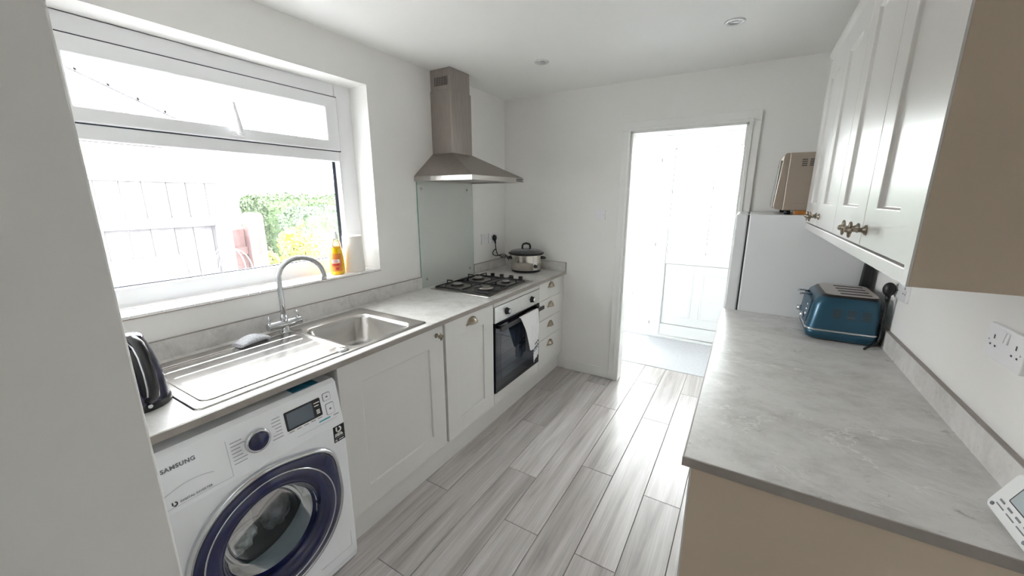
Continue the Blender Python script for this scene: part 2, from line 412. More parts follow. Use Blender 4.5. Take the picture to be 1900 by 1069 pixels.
m_farg = M('far_window_glass', C(96,106,116), .1)
m_hedge = M('hedge_leaf', C(70,88,56), .6, var=.35, vscale=3)
m_hedge2 = M('hedge_leaf_blue', C(74,92,70), .6, var=.3, vscale=4)
m_core = M('hedge_core', C(70,88,56), .9)
m_bush = M('shrub_leaf_lime', C(132,138,66), .55, var=.35, vscale=8)
m_bushy = M('shrub_leaf_yellow', C(196,174,20), .5, var=.15, vscale=10)
m_ground = M('pale_tarmac', C(168,168,170), .9, var=.1, vscale=3, bump=.3, bscale=60)
m_grass = M('verge_grass', C(110,126,80), .9, var=.3, vscale=5)
m_wire = M('pale_hoop_plastic', C(176,176,178), .4)
m_pole = M('grey_pole', C(84,84,88), .6)
m_cloth1 = M('charcoal_laundry', C(122,119,120), .95, var=.7, vscale=26, bump=.7, bscale=90)
m_cloth2 = M('pale_laundry', C(196,193,188), .95, var=.6, vscale=34, bump=.7, bscale=90)

H, W, ZT = 2.373, 2.525, .91
XF = .633
# ================================================================== THE SETTING
S(G().box(-.02, 2.6, -5.3, .445, -.12, -.0105), 'floor', m_slab, 'grey oak laminate plank floor running towards the hall', 'floor')
floor = bpy.data.objects['floor']
rows = {0:(-.483,), 1:(-.955,), 2:(-1.433,), 3:(-1.771,), 4:(-1.20,), 5:(-1.77,), 6:(-1.255,), 7:(-.9,)}
px0, pw, pl = .547, .1831, 1.282
for r in range(-3, 11):
    x0 = px0 + r*pw; x1 = x0 + pw
    x0 = max(x0, -.02); x1 = min(x1, 2.6)
    j = rows.get(r, (-random.uniform(.1, 1.2),))[0]
    ys = [j + k*pl for k in range(-5, 5)]
    ys = [-5.3] + [y for y in ys if -5.25 < y < .40] + [.445]
    for a, b in zip(ys[:-1], ys[1:]):
        g = .0012; c = .0014
        cx, cy = (x0+x1)/2, (a+b)/2
        hx, hy = (x1-x0)/2-g, (b-a)/2-g
        G_ = G()
        V = [(-hx,-hy,-.01),(hx,-hy,-.01),(hx,hy,-.01),(-hx,hy,-.01),(-hx,-hy,-c),(hx,-hy,-c),(hx,hy,-c),(-hx,hy,-c),
             (-hx+c,-hy+c,0),(hx-c,-hy+c,0),(hx-c,hy-c,0),(-hx+c,hy-c,0)]
        G_.add(V, [(0,1,5,4),(1,2,6,5),(2,3,7,6),(3,0,4,7),(4,5,9,8),(5,6,10,9),(6,7,11,10),(7,4,8,11),(8,9,10,11),(3,2,1,0)])
        inst('plank', meshof(G_, 'plank', m_plank), floor, (cx, cy, 0))
S(G().box(.5, 2.7, .4455, 1.40, -.12, .004), 'floor_carpet', m_carpet, 'pale grey carpet in the hall by the glazed door', 'carpet')
S(G().box(-.3, 2.82, -5.4, .1, H, H+.12), 'ceiling', m_ceil, 'plain white kitchen ceiling', 'ceiling')
S(G().frame('x', -.28, 0, (-5.4, .1, -.12, H), (-2.775, -1.484, 1.094, 2.167)), 'wall_left', m_wall, 'off-white wall with the kitchen window', 'wall')
S(G().box(0, 1.127, 0, .1, -.01, H).box(1.887, W, 0, .1, -.01, H).box(1.127, 1.887, 0, .1, 2.022, H), 'wall_far', m_wall, 'off-white wall with the hall doorway', 'wall')
S(G().box(W, W+.2, -5.4, .1, -.12, H), 'wall_right', m_wall, 'off-white wall behind the wall cabinets', 'wall')
S(G().box(0, 1.0, -3.13, -2.914, 0, H), 'wall_near', m_wall, 'off-white wall end beside the worktop and kettle', 'wall', bev=.004)
S(G().box(0, W, -5.40, -5.2, -.01, H), 'wall_back', m_wall, 'plain off-white wall at the back of the room', 'wall')
S(G().box(.645, 1.06, -.012, 0, 0, .09), 'baseboard_far', m_trim, 'white skirting board below the light switch', 'skirting', bev=.004)
# hall
S(G().box(.50, .60, .1, 1.42, -.01, 2.42), 'wall_hall_left', m_wall, 'white hall wall beside the glazed sidelight', 'wall')
S(G().box(2.6, 2.7, .1, 1.42, -.01, 2.42), 'wall_hall_right', m_wall, 'white hall wall behind the fridge', 'wall')
S(G().box(.50, 2.7, .1, 1.42, 2.30, 2.42), 'ceiling_hall', m_ceil, 'white hall ceiling', 'ceiling')
S(G().box(.6, 2.6, 1.33, 1.42, 2.215, 2.30).box(.6, .70, 1.33, 1.42, 0, 2.215).box(2.06, 2.6, 1.33, 1.42, 0, 2.215), 'wall_hall_far', m_wall, 'white hall wall around the glazed door', 'wall')
# door casing of the hall opening
tr = thing('trim_1', (1.5, 0, 0), 'white moulded casing around the hall doorway', 'door casing'); tr['kind'] = 'structure'
yo = -.018
G().box(1.060, 1.122, yo, .001, 0, 2.0272).build('architrave', m_trim, tr, .004)
G().box(1.892, 1.953, yo, .001, 0, 2.0272).build('architrave', m_trim, tr, .004)
G().box(1.060, 1.953, yo, .001, 2.0272, 2.09).build('architrave', m_trim, tr, .004)
G().box(1.105, 1.127, yo-.007, yo-.0002, 0, 2.022).build('bead', m_trim, tr, .003)
G().box(1.887, 1.909, yo-.007, yo-.0002, 0, 2.022).build('bead', m_trim, tr, .003)
G().box(1.105, 1.909, yo-.007, yo-.0002, 2.022, 2.044).build('bead', m_trim, tr, .003)
G().box(1.1265, 1.142, -.012, .102, 0, 2.022).build('lining', m_trim, tr, .002)
G().box(1.872, 1.8875, -.012, .102, 0, 2.022).build('lining', m_trim, tr, .002)
G().box(1.1265, 1.8875, -.012, .102, 2.007, 2.023).build('lining', m_trim, tr, .002)

# ------------------------------------------------------------------ kitchen window
wn = thing('window_1', (-.18, -2.13, 1.108), 'white framed kitchen window with a top opening light', 'window'); wn['kind'] = 'structure'
FX0, FX1 = -.222, -.152
YL, YR = -2.775, -1.484
fr = G()
fr.box(FX0, FX1, YL, -2.665, 1.108, 2.167).box(FX0, FX1, -1.592, YR, 1.108, 2.167)
fr.box(FX0, FX1, -2.665, -1.592, 2.090, 2.167).box(FX0, FX1, -2.665, -1.592, 1.748, 1.812).box(FX0, FX1, -2.665, -1.592, 1.108, 1.186)
fr.build('window_frame', m_upvc, wn, .003)
sash = G().frame('x', -.20, -.140, (-2.722, -1.584, 1.806, 2.096), (-2.652, -1.662, 1.860, 2.034)).build('sash', m_upvc, wn, .006, 3)
G().box(-.182, -.178, -2.66, -1.655, 1.852, 2.042).build('pane', m_pane, sash)
G().box(-.205, -.201, -2.672, -1.585, 1.18, 1.755).build('pane', m_pane, wn)
G().frame('x', -.207, -.199, (-2.668, -1.589, 1.183, 1.752), (-2.6585, -1.598, 1.190, 1.7465)).build('gasket', m_gasket, wn)
G().box(-.200, -.1995, -1.612, -1.592, 1.19, 1.746).box(-.2, -.1985, -1.600, -1.592, 1.19, 1.746).build('gasket', m_gasket, wn)
G().frame('x', -.1545, -.1505, (-2.727, -1.579, 1.801, 2.101), (-2.7218, -1.5842, 1.8062, 2.0958)).build('gasket', m_gasket, wn)
h = G().plate('x', -.140, -.128, -2.155, -2.105, 1.822, 1.842, .006).cyl((-.128, -2.13, 1.835), (-.108, -2.13, 1.836), .011).build('handle', m_plast, wn, .002)
G().tube([(-.112, -2.129, 1.832), (-.108, -2.131, 1.86), (-.110, -2.136, 1.90), (-.116, -2.139, 1.94), (-.118, -2.140, 1.966)], [.013,.012,.010,.009,.007], 10).build('lever', m_plast, h)
sl = thing('window_sill', (-.07, -2.13, 1.094), 'white tiled window sill with a thin brown front edge', 'window sill'); sl['kind'] = 'structure'
G().box(-.152, .006, YL, YR, 1.094, 1.0975).build('sill_board', m_sillw, sl)
tp = .0518; n_t = int((YR-YL)/tp)+1
tm = G().box(-.0795, .0795, -.0245, .0245, -.0105, 0)
tmesh = meshof(tm, 'tile', m_tile)
tp = (YR-YL)/25
for i in range(25): inst('tile', tmesh, sl, (-.0705, YL + (i+.5)*tp, 1.108))

# ------------------------------------------------------------------ porch screen: sidelight and door
YF = 1.33
w2 = thing('window_2', (.9, 1.36, 0), 'tall white sidelight of textured glass beside the hall door', 'window'); w2['kind'] = 'structure'
G().box(.70, .785, YF, 1.40, .0, 2.215).box(1.062, 1.112, YF, 1.40, .0, 2.215).box(.785, 1.062, YF, 1.40, 2.106, 2.215).box(.785, 1.062, YF, 1.40, .843, .958).box(.785, 1.062, YF, 1.40, .0, .087).build('window_frame', m_upvc, w2, .005)
for z0, z1 in ((.958, 2.106), (.087, .843)):
    p_ = G().box(.78, 1.068, 1.362, 1.368, z0-.006, z1+.006).build('pane', m_obsc, w2)
    G().frame('y', 1.352, 1.3615, (.783, 1.064, z0-.002, z1+.002), (.7885, 1.0585, z0+.004, z1-.004)).build('gasket', m_gasket, w2)
for z in (1.72, 1.336, .463): G().box(.785, 1.062, 1.351, 1.361, z-.009, z+.009).build('glazing_bar', m_upvc, w2, .003)
d1 = thing('door_1', (1.56, 1.36, 0), 'white panelled hall door with two tall textured panes', 'door'); d1['kind'] = 'structure'
G().box(1.112, 1.125, YF, 1.40, 0, 2.215).box(2.03, 2.06, YF, 1.40, 0, 2.215).box(1.125, 2.03, YF, 1.40, 2.160, 2.215).build('door_frame', m_upvc, d1, .004)
G().box(1.10, 2.06, 1.285, 1.40, 0.004, .024).box(.70, 1.10, 1.285, 1.33, 0.004, .018).build('threshold', m_upvc, d1, .004)
lf = G()
lf.box(1.127, 1.232, 1.318, 1.385, .027, 2.156).box(1.902, 2.028, 1.318, 1.385, .027, 2.156).box(1.232, 1.902, 1.318, 1.385, 2.031, 2.156).box(1.232, 1.902, 1.318, 1.385, .843, .958).box(1.232, 1.902, 1.318, 1.385, .027, .158).box(1.520, 1.612, 1.318, 1.385, .958, 2.031)
lf.build('door_leaf', m_upvc, d1, .005)
for a, b in ((1.232, 1.520), (1.612, 1.902)):
    G().box(a-.006, b+.006, 1.352, 1.358, .952, 2.037).build('pane', m_obsc, d1)
    G().frame('y', 1.342, 1.3515, (a-.001, b+.001, .957, 2.032), (a+.0045, b-.0045, .9625, 2.0265)).build('gasket', m_gasket, d1)
pn = G().box(1.234, 1.900, 1.338, 1.372, .160, .841).build('lower_panel', m_upvc, d1, .002)
for a, b in ((1.285, 1.524), (1.606, 1.848)):
    G().ring('y', 1.330, 1.339, rrect(a, b, .255, .763), rrect(a+.022, b-.022, .277, .741)).build('panel_moulding', m_upvc, pn, .004)
G().frame('y', 1.3365, 1.3385, (1.233, 1.901, .159, .842), (1.2365, 1.8975, .1625, .8385)).build('gasket', m_gasket, pn)
for z in (1.92, 1.044, .153): G().box(1.106, 1.116, 1.322, 1.331, z-.016, z+.016).build('hinge', m_steel, d1, .002)

# ================================================================== LEFT RUN
def shaker(name, mat, parent, y0, y1, z0, z1, xb, d=1, t=.02, st=.11, rec=.007, slab=False):
    """shaker door facing d*x with its back at xb"""
    xf = xb + d*t; xr = xf - d*rec
    g = G()
    if slab: g.box(xb, xf, y0, y1, z0, z1)
    else:
        O = rrect(y0, y1, z0, z1); I = rrect(y0+st, y1-st, z0+st, z1-st); e = .004; I2 = rrect(y0+st+e, y1-st-e, z0+st+e, z1-st-e)
        V = [(xb,)+p for p in O] + [(xf,)+p for p in O] + [(xf,)+p for p in I] + [(xr,)+p for p in I2]
        F = [(3,2,1,0)] + [(i, (i+1)%4, 4+(i+1)%4, 4+i) for i in range(4)] + [(4+i, 4+(i+1)%4, 8+(i+1)%4, 8+i) for i in range(4)] + [(8+i, 8+(i+1)%4, 12+(i+1)%4, 12+i) for i in range(4)] + [(12,13,14,15)]
        g.add(V, F)
    return g.build(name, mat, parent, .0018, 2)
def cup_geo(w=.10, hh=.036, d=.026):
    g = G(); L = []
    nu, nv = 20, 8
    for k in range(nv+1):
        v = PI/2*k/nv
        L.append([(d*math.sin(u)*math.cos(v) + .001, -w/2*.86*math.cos(u), hh*math.sin(u)*math.sin(v)) for u in [PI*i/nu for i in range(nu+1)]])
    V = [p for l in L for p in l]; n = nu+1
    F = [(k*n+i, k*n+i+1, (k+1)*n+i+1, (k+1)*n+i) for k in range(nv) for i in range(nu)]
    g.add(V, F, True)
    g.tube([(.003, -w/2*.9*math.cos(u), hh*1.06*math.sin(u)) for u in [PI*i/20 for i in range(21)]], .0032, 6)
    g.tube([(d*math.sin(u)*1.02+.001, -w/2*.86*math.cos(u), 0) for u in [PI*i/20 for i in range(21)]], .0016, 6)
    g.sphere((.002, -w/2, -.001), .007, 10, 6, .5); g.sphere((.002, w/2, -.001), .007, 10, 6, .5)
    return g
cup_me = meshof(cup_geo(), 'cup_handle', m_pewter)
md = cup_me
def knob_geo():
    g = G()
    g.lathe([(.0001,0),(.013,0),(.013,.003),(.008,.006),(.0058,.010),(.0055,.026),(.008,.028)], (0,0,0), 18, 'x')
    def rm(r, h, t): return r*(1+.38*math.cos(4*t)) if r > .01 else r
    g.lathe([(.006,.027),(.013,.029),(.0155,.032),(.0135,.0355),(.0075,.037),(.0075,.040),(.0050,.0435),(.0001,.0445)], (0,0,0), 48, 'x', rmod=rm)
    return g
knob_me = meshof(knob_geo(), 'knob', m_pewter)

XB = .603   # carcass front
# sink cabinet
cb = thing('base_cabinet', (.3, -1.945, 0), 'wide cream shaker sink cabinet beside the washing machine', 'cabinet')
G().box(.02, XB, -2.262, -2.244, .155, .884).box(.02, XB, -1.645, -1.6275, .155, .884).box(.02, XB, -2.244, -1.645, .155, .173).box(.02, .03, -2.244, -1.645, .173, .884).build('body', m_cab, cb)
dr = shaker('door', m_cab, cb, -2.262, -1.632, .166, .884, XB+.001, st=.105)
inst('knob', knob_me, dr, (.6235, -1.682, .838))
# slim cabinet
cb = thing('base_cabinet', (.3, -1.38, 0), 'narrow cream shaker cabinet with a cup handle beside the oven', 'cabinet')
G().box(.02, XB, -1.624, -1.606, .155, .884).box(.02, XB, -1.162, -1.144, .155, .884).box(.02, XB, -1.606, -1.162, .155, .173).box(.02, .03, -1.606, -1.162, .173, .884).build('body', m_cab, cb)
dr = shaker('door', m_cab, cb, -1.612, -1.147, .166, .884, XB+.001, st=.105)
inst('cup_handle', cup_me, dr, (.6235, -1.372, .822))
# oven housing
cb = thing('oven_housing', (.3, -.82, 0), 'cream housing cabinet around the built-in oven', 'cabinet')
G().box(.02, XB, -1.142, -1.1365, .155, .884).box(.02, XB, -.5045, -.4985, .155, .884).box(.02, XB, -1.1365, -.5045, .155, .173).build('body', m_cab, cb)
G().box(XB-.02, XB+.02, -1.141, -.5, .856, .884).build('top_strip', m_cab, cb, .0015)
G().box(XB-.02, XB+.02, -1.141, -.5, .166, .244).build('bottom_strip', m_cab, cb, .0015)
# drawers
cb = thing('drawer_unit', (.3, -.29, 0), 'cream drawer unit of four cup-handled drawers next to the far wall', 'cabinet')
G().box(.02, XB, -.4965, -.479, .155, .884).box(.02, XB, -.104, -.086, .155, .884).box(.02, XB, -.479, -.104, .155, .173).box(.02, .03, -.479, -.104, .173, .884).build('body', m_cab, cb)
for z0, z1, zc in ((.741, .884, .833), (.575, .737, .668), (.408, .571, .5), (.166, .404, .333)):
    d_ = shaker('drawer', m_cab, cb, -.4955, -.091, z0, z1, XB+.001, slab=True)
    inst('cup_handle', cup_me, d_, (.6235, -.293, zc))
tag(G().box(.58, .612, -.0855, -.001, .154, .884).build('filler_panel', m_cab, None, .0015), 'narrow cream filler panel between drawers and far wall', 'filler panel')
tag(G().box(.555, .573, -2.262, -.001, 0, .153).build('plinth', m_cab, None, .0015), 'long cream plinth under the sink, oven and drawers', 'plinth')
# worktop, edge, upstands
wt = thing('worktop', (.3, -1.45, .885), 'long pale stone worktop holding the sink and hob', 'worktop')
G().frame('z', .885, ZT, (.001, .628, -2.912, -.001), (.085, .572, -2.69, -1.725)).build('slab', m_stone, wt, .002)
G().box(.6285, XF, -2.912, -.001, .885, ZT-.0012).build('front_edging', m_edge, wt)
def upstand(name, x0, x1, y0, y1, label):
    t = thing(name, ((x0+x1)/2, (y0+y1)/2, ZT), label, 'upstand')
    G().box(x0, x1, y0, y1, ZT, .988).build('board', m_stone, t)
    G().box(x0, x1, y0, y1, .9882, .9905).build('top_edging', m_edge, t)
    return t
upstand('upstand', .001, .015, -2.912, -1.139, 'stone upstand behind the sink below the window')
upstand('upstand', .001, .015, -.510, -.001, 'stone upstand behind the slow cooker on the window wall')
u = upstand('upstand', .0155, .628, -.015, -.001, 'short stone upstand on the far wall behind the slow cooker')
G().box(.6285, XF, -.015, -.001, ZT, .9905).build('end_edging', m_edge, u)

# sink
sk = thing('sink', (.33, -2.2, ZT), 'stainless inset sink with ribbed drainer below the window', 'sink')
bo = dict(a0=.165, a1=.552, b0=-2.120, b1=-1.770)
n = 6
def lp(a0, a1, b0, b1, r, z): return [(a, b, z) for a, b in rrect(a0, a1, b0, b1, r, n)]
loops = [lp(.062,.590,-2.712,-1.703,.022,.9102), lp(.064,.588,-2.710,-1.705,.022,.9135), lp(.072,.580,-2.702,-1.713,.020,.9150), lp(.080,.572,-2.694,-1.721,.018,.9125),
         lp(.157,.558,-2.128,-1.764,.055,.9125), lp(.163,.552,-2.122,-1.770,.055,.9100), lp(.170,.546,-2.114,-1.778,.055,.895), lp(.182,.535,-2.100,-1.790,.055,.785), lp(.205,.512,-2.076,-1.814,.05,.768), lp(.30,.42,-1.99,-1.89,.03,.764)]
G().loft(loops, False, True).build('basin', m_sink, sk)
G().lathe([(.001,.004),(.028,.004),(.036,.0025),(.038,0)], (.36, -1.945, .7645), 24).build('waste', m_chrome, sk)
G().lathe([(.026,0),(.025,.004),(.018,.0065),(.0001,.007)], (.540, -2.172, .9125), 24).build('waste_control', m_chrome, sk)
G().box(.35-.16, .36, -1.7745, -1.7735, .86, .865).build('overflow', m_hole, sk) if False else None
for i, x in enumerate((.185, .26, .335, .41, .485)):
    y0 = -2.655; y1 = -2.165 - (.01 if i % 2 else 0)
    g = G()
    for s_ in (0,):
        g.loft([[(x-.007, y0, .9124), (x-.003, y0+.01, .9138), (x+.003, y0+.01, .9138), (x+.007, y0, .9124)], [(x-.007, y1, .9124), (x-.003, y1-.01, .9136), (x+.003, y1-.01, .9136), (x+.007, y1, .9124)]], True, True, False)
    g.build('drainer_rib', m_sink, sk)
G().tube([(a, b, .9132) for a, b in rrect(.125, .545, -2.675, -2.145, .03, 6)], .0028, 8, True).build('drainer_border', m_sink, sk)

# tap
tp_ = thing('mixer_tap', (.105, -2.165, .9125), 'tall chrome swan-neck mixer tap with two levers behind the sink', 'tap')
bx_, by_ = .105, -2.165
G().lathe([(.027,0),(.027,.004),(.021,.008),(.019,.014),(.019,.034)], (bx_, by_, .9125), 24, cap1=True).build('base', m_chrome, tp_)
G().cyl((bx_, -2.243, .952), (bx_, -2.087, .952), .020, n=28).cyl((bx_, by_, .955), (bx_, by_, .992), .0165).build('body', m_chrome, tp_, .002)
for y in (-2.232, -2.098): 
    G().cyl((bx_, y, .968), (bx_, y, 1.006), .0055, .0048, 12).build('lever', m_chrome, tp_)
ex, ey = .205, -2.0
dx, dy = ex-bx_, ey-by_; R_ = math.hypot(dx, dy)/2; ux, uy = dx/(2*R_), dy/(2*R_)
pts = [(bx_, by_, .985), (bx_, by_, 1.05), (bx_, by_, 1.12)]
zc = 1.168
for k in range(0, 17):
    t = PI - PI*k/16*1.06
    pts.append((bx_+ux*(R_+R_*math.cos(t)), by_+uy*(R_+R_*math.cos(t)), zc + R_*math.sin(t)))
G().tube(pts, .0115, 14).build('spout', m_chrome, tp_)

# scourer
g = G()
L = []
for k in range(9):
    v = k/8; hz = .026*math.sin(PI*min(max(v, .06), .94))**.5
    L.append([(.128 + .037*math.cos(t), -2.392+.128*v, .9155 + hz*.6 + hz*.75*math.sin(t) + .001) for t in [2*PI*i/14 for i in range(14)]])
g.loft(L, True, True).xf(Matrix.Translation((.128,-2.33,0)) @ Matrix.Rotation(.18, 4, 'Z') @ Matrix.Translation((-.128,2.33,0)))
tag(g.build('scouring_pad', m_sponge), 'silver mesh scouring pad lying on the sink drainer', 'scourer')

# kettle
kt = thing('kettle', (.39, -2.785, ZT), 'dark purple jug kettle with a looped handle on the worktop', 'kettle')
kc = (.39, -2.785, ZT)
G().lathe([(.0001,0),(.078,0),(.080,.004),(.080,.018),(.077,.022)], kc, 40).build('power_base', m_blackp, kt)
G().lathe([(.076,.0225),(.0775,.035),(.074,.075),(.067,.12),(.058,.165),(.049,.20),(.044,.215)], kc, 40).build('body', m_kettle, kt)
G().lathe([(.0445,.2145),(.043,.224),(.034,.231),(.012,.234),(.0001,.2345)], kc, 40).build('lid', m_kettle, kt)
ha = math.radians(4); hx_, hy_ = math.cos(ha), math.sin(ha)
def hp(r, z): return (kc[0]+hx_*r, kc[1]+hy_*r, ZT+z)
G().tube([hp(.030,.222), hp(.066,.230), hp(.100,.220), hp(.122,.19), hp(.134,.14), hp(.136,.095), hp(.128,.065), hp(.100,.047), hp(.066,.045)], [.011,.012,.0125,.0125,.0125,.0125,.012,.012,.011], 12).build('handle', m_blackp, kt)
G().tube([hp(.056,.196), hp(.066,.15), hp(.074,.10), hp(.079,.06), hp(.080,.032)], [.011,.012,.012,.011,.010], 10).build('spine', m_blackp, kt)
hq = lambda r, z: (kc[0]+hx_*r+hy_*.013, kc[1]+hy_*r-hx_*.013, ZT+z)
G().tube([hq(.064,.222), hq(.098,.212), hq(.118,.186), hq(.130,.14), hq(.132,.095), hq(.124,.068), hq(.098,.053)], .0032, 8).build('trim', m_chrome, kt)
sp = ha + PI
G().loft([[(kc[0]+math.cos(sp)*r+a*-math.sin(sp), kc[1]+math.sin(sp)*r+a*math.cos(sp), ZT+z) for r, a, z in pr] for pr in ([(.05,-.02,.195),(.05,0,.165),(.05,.02,.195),(.046,.0,.215)], [(.066,-.010,.212),(.068,0,.204),(.066,.010,.212),(.064,0,.219)])], False, True).build('spout', m_kettle, kt)
G().cyl(hp(.0765,.018), hp(.084,.018), .006, n=12).build('switch', m_chrome, kt)

# ------------------------------------------------------------------ washing machine
wm = thing('washing_machine', (.35, -2.572, 0), 'white front-loading washing machine with a navy porthole door', 'washing machine')
WY0, WY1 = -2.872, -2.273
def xs(z): return .655 if z < .67 else .655-(z-.67)*.17
prof = [(.05,.012),(.648,.012),(.655,.05),(.655,.67),(xs(.835),.835),(.612,.848),(.05,.848)]
body = G().prism([(x, WY0, z) for x, z in prof], (0, WY1-WY0, 0)).build('body', m_white, wm)
DC = (-2.58, .40)
cut(body, G().cyl((.30, DC[0], DC[1]), (.70, DC[0], DC[1]), .205, n=48))
b = body.modifiers.new('bevel', 'BEVEL'); b.width = .009; b.segments = 3; b.limit_method = 'ANGLE'; b.angle_limit = .9
G().lathe([(.204,.16),(.203,.0),(.20,-.02),(.0001,-.022)], (.33, DC[0], DC[1]), 48, 'x').build('drum', m_drum, wm)
def bump_(t, w=.34): 
    d = (t - math.radians(40) + PI) % (2*PI) - PI
    return math.exp(-(d/w)**2)
def rmA(r, h, t): return r + .034*bump_(t)
G().lathe([(.262,.0),(.263,.012),(.258,.020),(.250,.022),(.246,.019),(.246,.004)], (.6545, DC[0], DC[1]), 72, 'x', rmod=rmA).build('chrome_rim', m_chrome, wm)
dn = G().lathe([(.246,.017),(.240,.0195)], (.6545, DC[0], DC[1]), 72, 'x', rmod=rmA)
def rmB(r, h, t): return r + (.034*bump_(t) if r > .235 else 0)
dn = G().lathe([(.2462,.006),(.2455,.0185),(.238,.021),(.222,.025),(.219,.0245)], (.6545, DC[0], DC[1]), 72, 'x', rmod=rmB)
door = dn.build('door', m_navy, wm)
G().lathe([(.2215,.023),(.2205,.0265),(.2165,.0265),(.2155,.023)], (.6545, DC[0], DC[1]), 72, 'x').build('chrome_ring', m_chrome, door)
G().lathe([(.2165,.0235),(.205,.0285),(.188,.029),(.172,.023),(.162,.010),(.158,-.004),(.150,-.02)], (.6545, DC[0], DC[1]), 72, 'x').build('inner_ring', m_navy, door)
G().lathe([(.1575,.0),(.154,-.025),(.142,-.065),(.128,-.092),(.100,-.104),(.0001,-.110)], (.6545, DC[0], DC[1]), 64, 'x').build('porthole_glass', m_wglass, door)
def onp(pts, d0, d1):      # a thin raised shape on the sloping fascia; pts are (y, z)
    g = G(); n_ = len(pts)
    V = [(xs(z)+d0, y, z) for y, z in pts] + [(xs(z)+d1, y, z) for y, z in pts]
    g.add(V, [tuple(range(n_)), tuple(range(2*n_-1, n_-1, -1))] + [(i, (i+1) % n_, n_+(i+1) % n_, n_+i) for i in range(n_)])
    return g
def fas(y0, z0, sl=1.0): return lambda u, v, d: (xs(z0+v)+.0009+d, y0+u, z0+v)
disp = onp(rrect(-2.488, -2.353, .734, .803, .004, 3), -.001, .0016).build('display', m_black2, wm)
onp(rrect(-2.481, -2.386, .740, .797, .002, 3), .0016, .0022).build('screen', m_lcd, disp)
for z_, w_ in ((.787, .022), (.776, .018)): onp(rrect(-2.379, -2.379+w_, z_, z_+.003), .0016, .0021).build('screen_print', m_inkw, disp)
for i in range(3): onp(rrect(-2.374, -2.361, .758-i*.006, .7615-i*.006), .0016, .0021).build('screen_print', m_inkw, disp)
kn = G().lathe([(.040,0),(.040,.010),(.0375,.014),(.031,.0145),(.030,.012)], (xs(.757)-.002, -2.583, .757), 40, 'x').build('dial', m_chrome, wm)
G().lathe([(.0305,.004),(.0305,.016),(.027,.0185),(.0001,.019)], (xs(.757)-.002, -2.583, .757), 40, 'x').build('dial_face', m_navy, kn)
for y0, y1, z0, z1 in ((-2.341, -2.309, .778, .809), (-2.337, -2.303, .721, .766)):
    b_ = onp(rrect(y0, y1, z0, z1, .006, 4), -.001, .0007).build('button', m_ink, wm)
    onp(rrect(y0+.0018, y1-.0018, z0+.0018, z1-.0018, .005, 4), .0, .0022).build('button_cap', m_white, b_)
    onp(rrect((y0+y1)/2-.004, (y0+y1)/2+.004, (z0+z1)/2-.003, (z0+z1)/2+.003), .0022, .0026).build('button_icon', m_ink, b_)
for i in range(7):
    z_ = .785 - i*.0115; w_ = (.034,.042,.026,.028,.030,.040,.038)[i]
    onp(rrect(-2.660, -2.660+w_, z_-.0014, z_+.0014), 0, .0006).build('programme_print', m_inkp, wm)
for i in range(7):
    z_ = .799 - i*.0115; w_ = (.026,.030,.030,.022,.020,.032,.036)[i]
    onp(rrect(-2.502-w_, -2.502, z_-.0014, z_+.0014), 0, .0006).build('programme_print', m_inkp, wm)
onp(rrect(-2.486, -2.352, .7235, .7315), -.0005, .0008).build('option_strip', m_plast, wm)
for i in range(5): onp(rrect(-2.482+i*.027, -2.465+i*.027, .7262, .7288), .0008, .0012).build('option_print', m_ink, wm)
onp(rrect(-2.372, -2.326, .7095, .7145), 0, .0006).build('programme_print', m_inkt, wm)
onp(rrect(-2.312, -2.290, .7095, .7135), 0, .0006).build('programme_print', m_inkp, wm)
onp(rrect(-2.46, -2.30, .6985, .7), 0, .0005).build('fascia_line', m_joint, wm)
# drawer and lettering
def logo(yc, zc, r, d0, d1):      # the open D mark: a short curved stem and a half ring
    a = [(yc+r*math.cos(t), zc+r*math.sin(t)) for t in [math.radians(q) for q in range(-125, 96, 13)]]
    b_ = [(yc+.52*r*math.cos(t), zc+.52*r*math.sin(t)) for t in [math.radians(q) for q in range(-125, 96, 13)]]
    g = onp(a+b_[::-1], d0, d1)
    s2 = [(yc-1.0*r, zc+.95*r), (yc-.52*r, zc+.95*r), (yc-.52*r, zc-.15*r), (yc-.70*r, zc-.75*r), (yc-1.0*r, zc-.2*r)]
    h_ = onp(s2, d0, d1); g.add(h_.v, h_.f); return g
onp(rrect(-2.671, -2.669, .684, .800), -.0005, .0006).build('drawer_joint', m_joint, wm)
onp(rrect(-2.87, -2.669, .6835, .685), -.0005, .0006).build('drawer_joint', m_joint, wm)
g = G(); 
arc = [(-2.845 + .13*k/14, .722 + .018*math.sin(PI*k/14*.85)) for k in range(15)]
onp(arc + [(y, z-.0022) for y, z in arc[::-1]], -.0005, .0009).build('drawer_grip', m_joint, wm)
text_geo('SAMSUNG', .0165, fas(-2.830, .7905), bold=.0005, space=1.12).build('lettering', m_ink, wm, fix=False)
text_geo('DIGITAL INVERTER', .0095, fas(-2.806, .690)).build('lettering', m_ink, wm, fix=False)
logo(-2.818, .6935, .0068, .0, .0008).build('logo', m_inkd, wm)
st_ = onp(rrect(-2.326, -2.278, .596, .664), -.0005, .0008).build('sticker', m_black2, wm)
fs = lambda y0, z0: (lambda u, v, d: (xs(z0+v)+.0012+d, y0+u, z0+v))
logo(-2.303, .6475, .0125, .0009, .0014).build('sticker_print', m_inkw, st_)
text_geo('DIGITAL', .0082, fs(-2.320, .6265), bold=.0003).build('sticker_print', m_inkw, st_, fix=False)
text_geo('INVERTER', .0078, fs(-2.321, .6195), bold=.0003).build('sticker_print', m_inkw, st_, fix=False)
text_geo('10', .0105, fs(-2.323, .600), bold=.0004).build('sticker_print', m_inkw, st_, fix=False)
onp(rrect(-2.306, -2.284, .6015, .6045), .0008, .0013).build('sticker_print', m_inkw, st_)
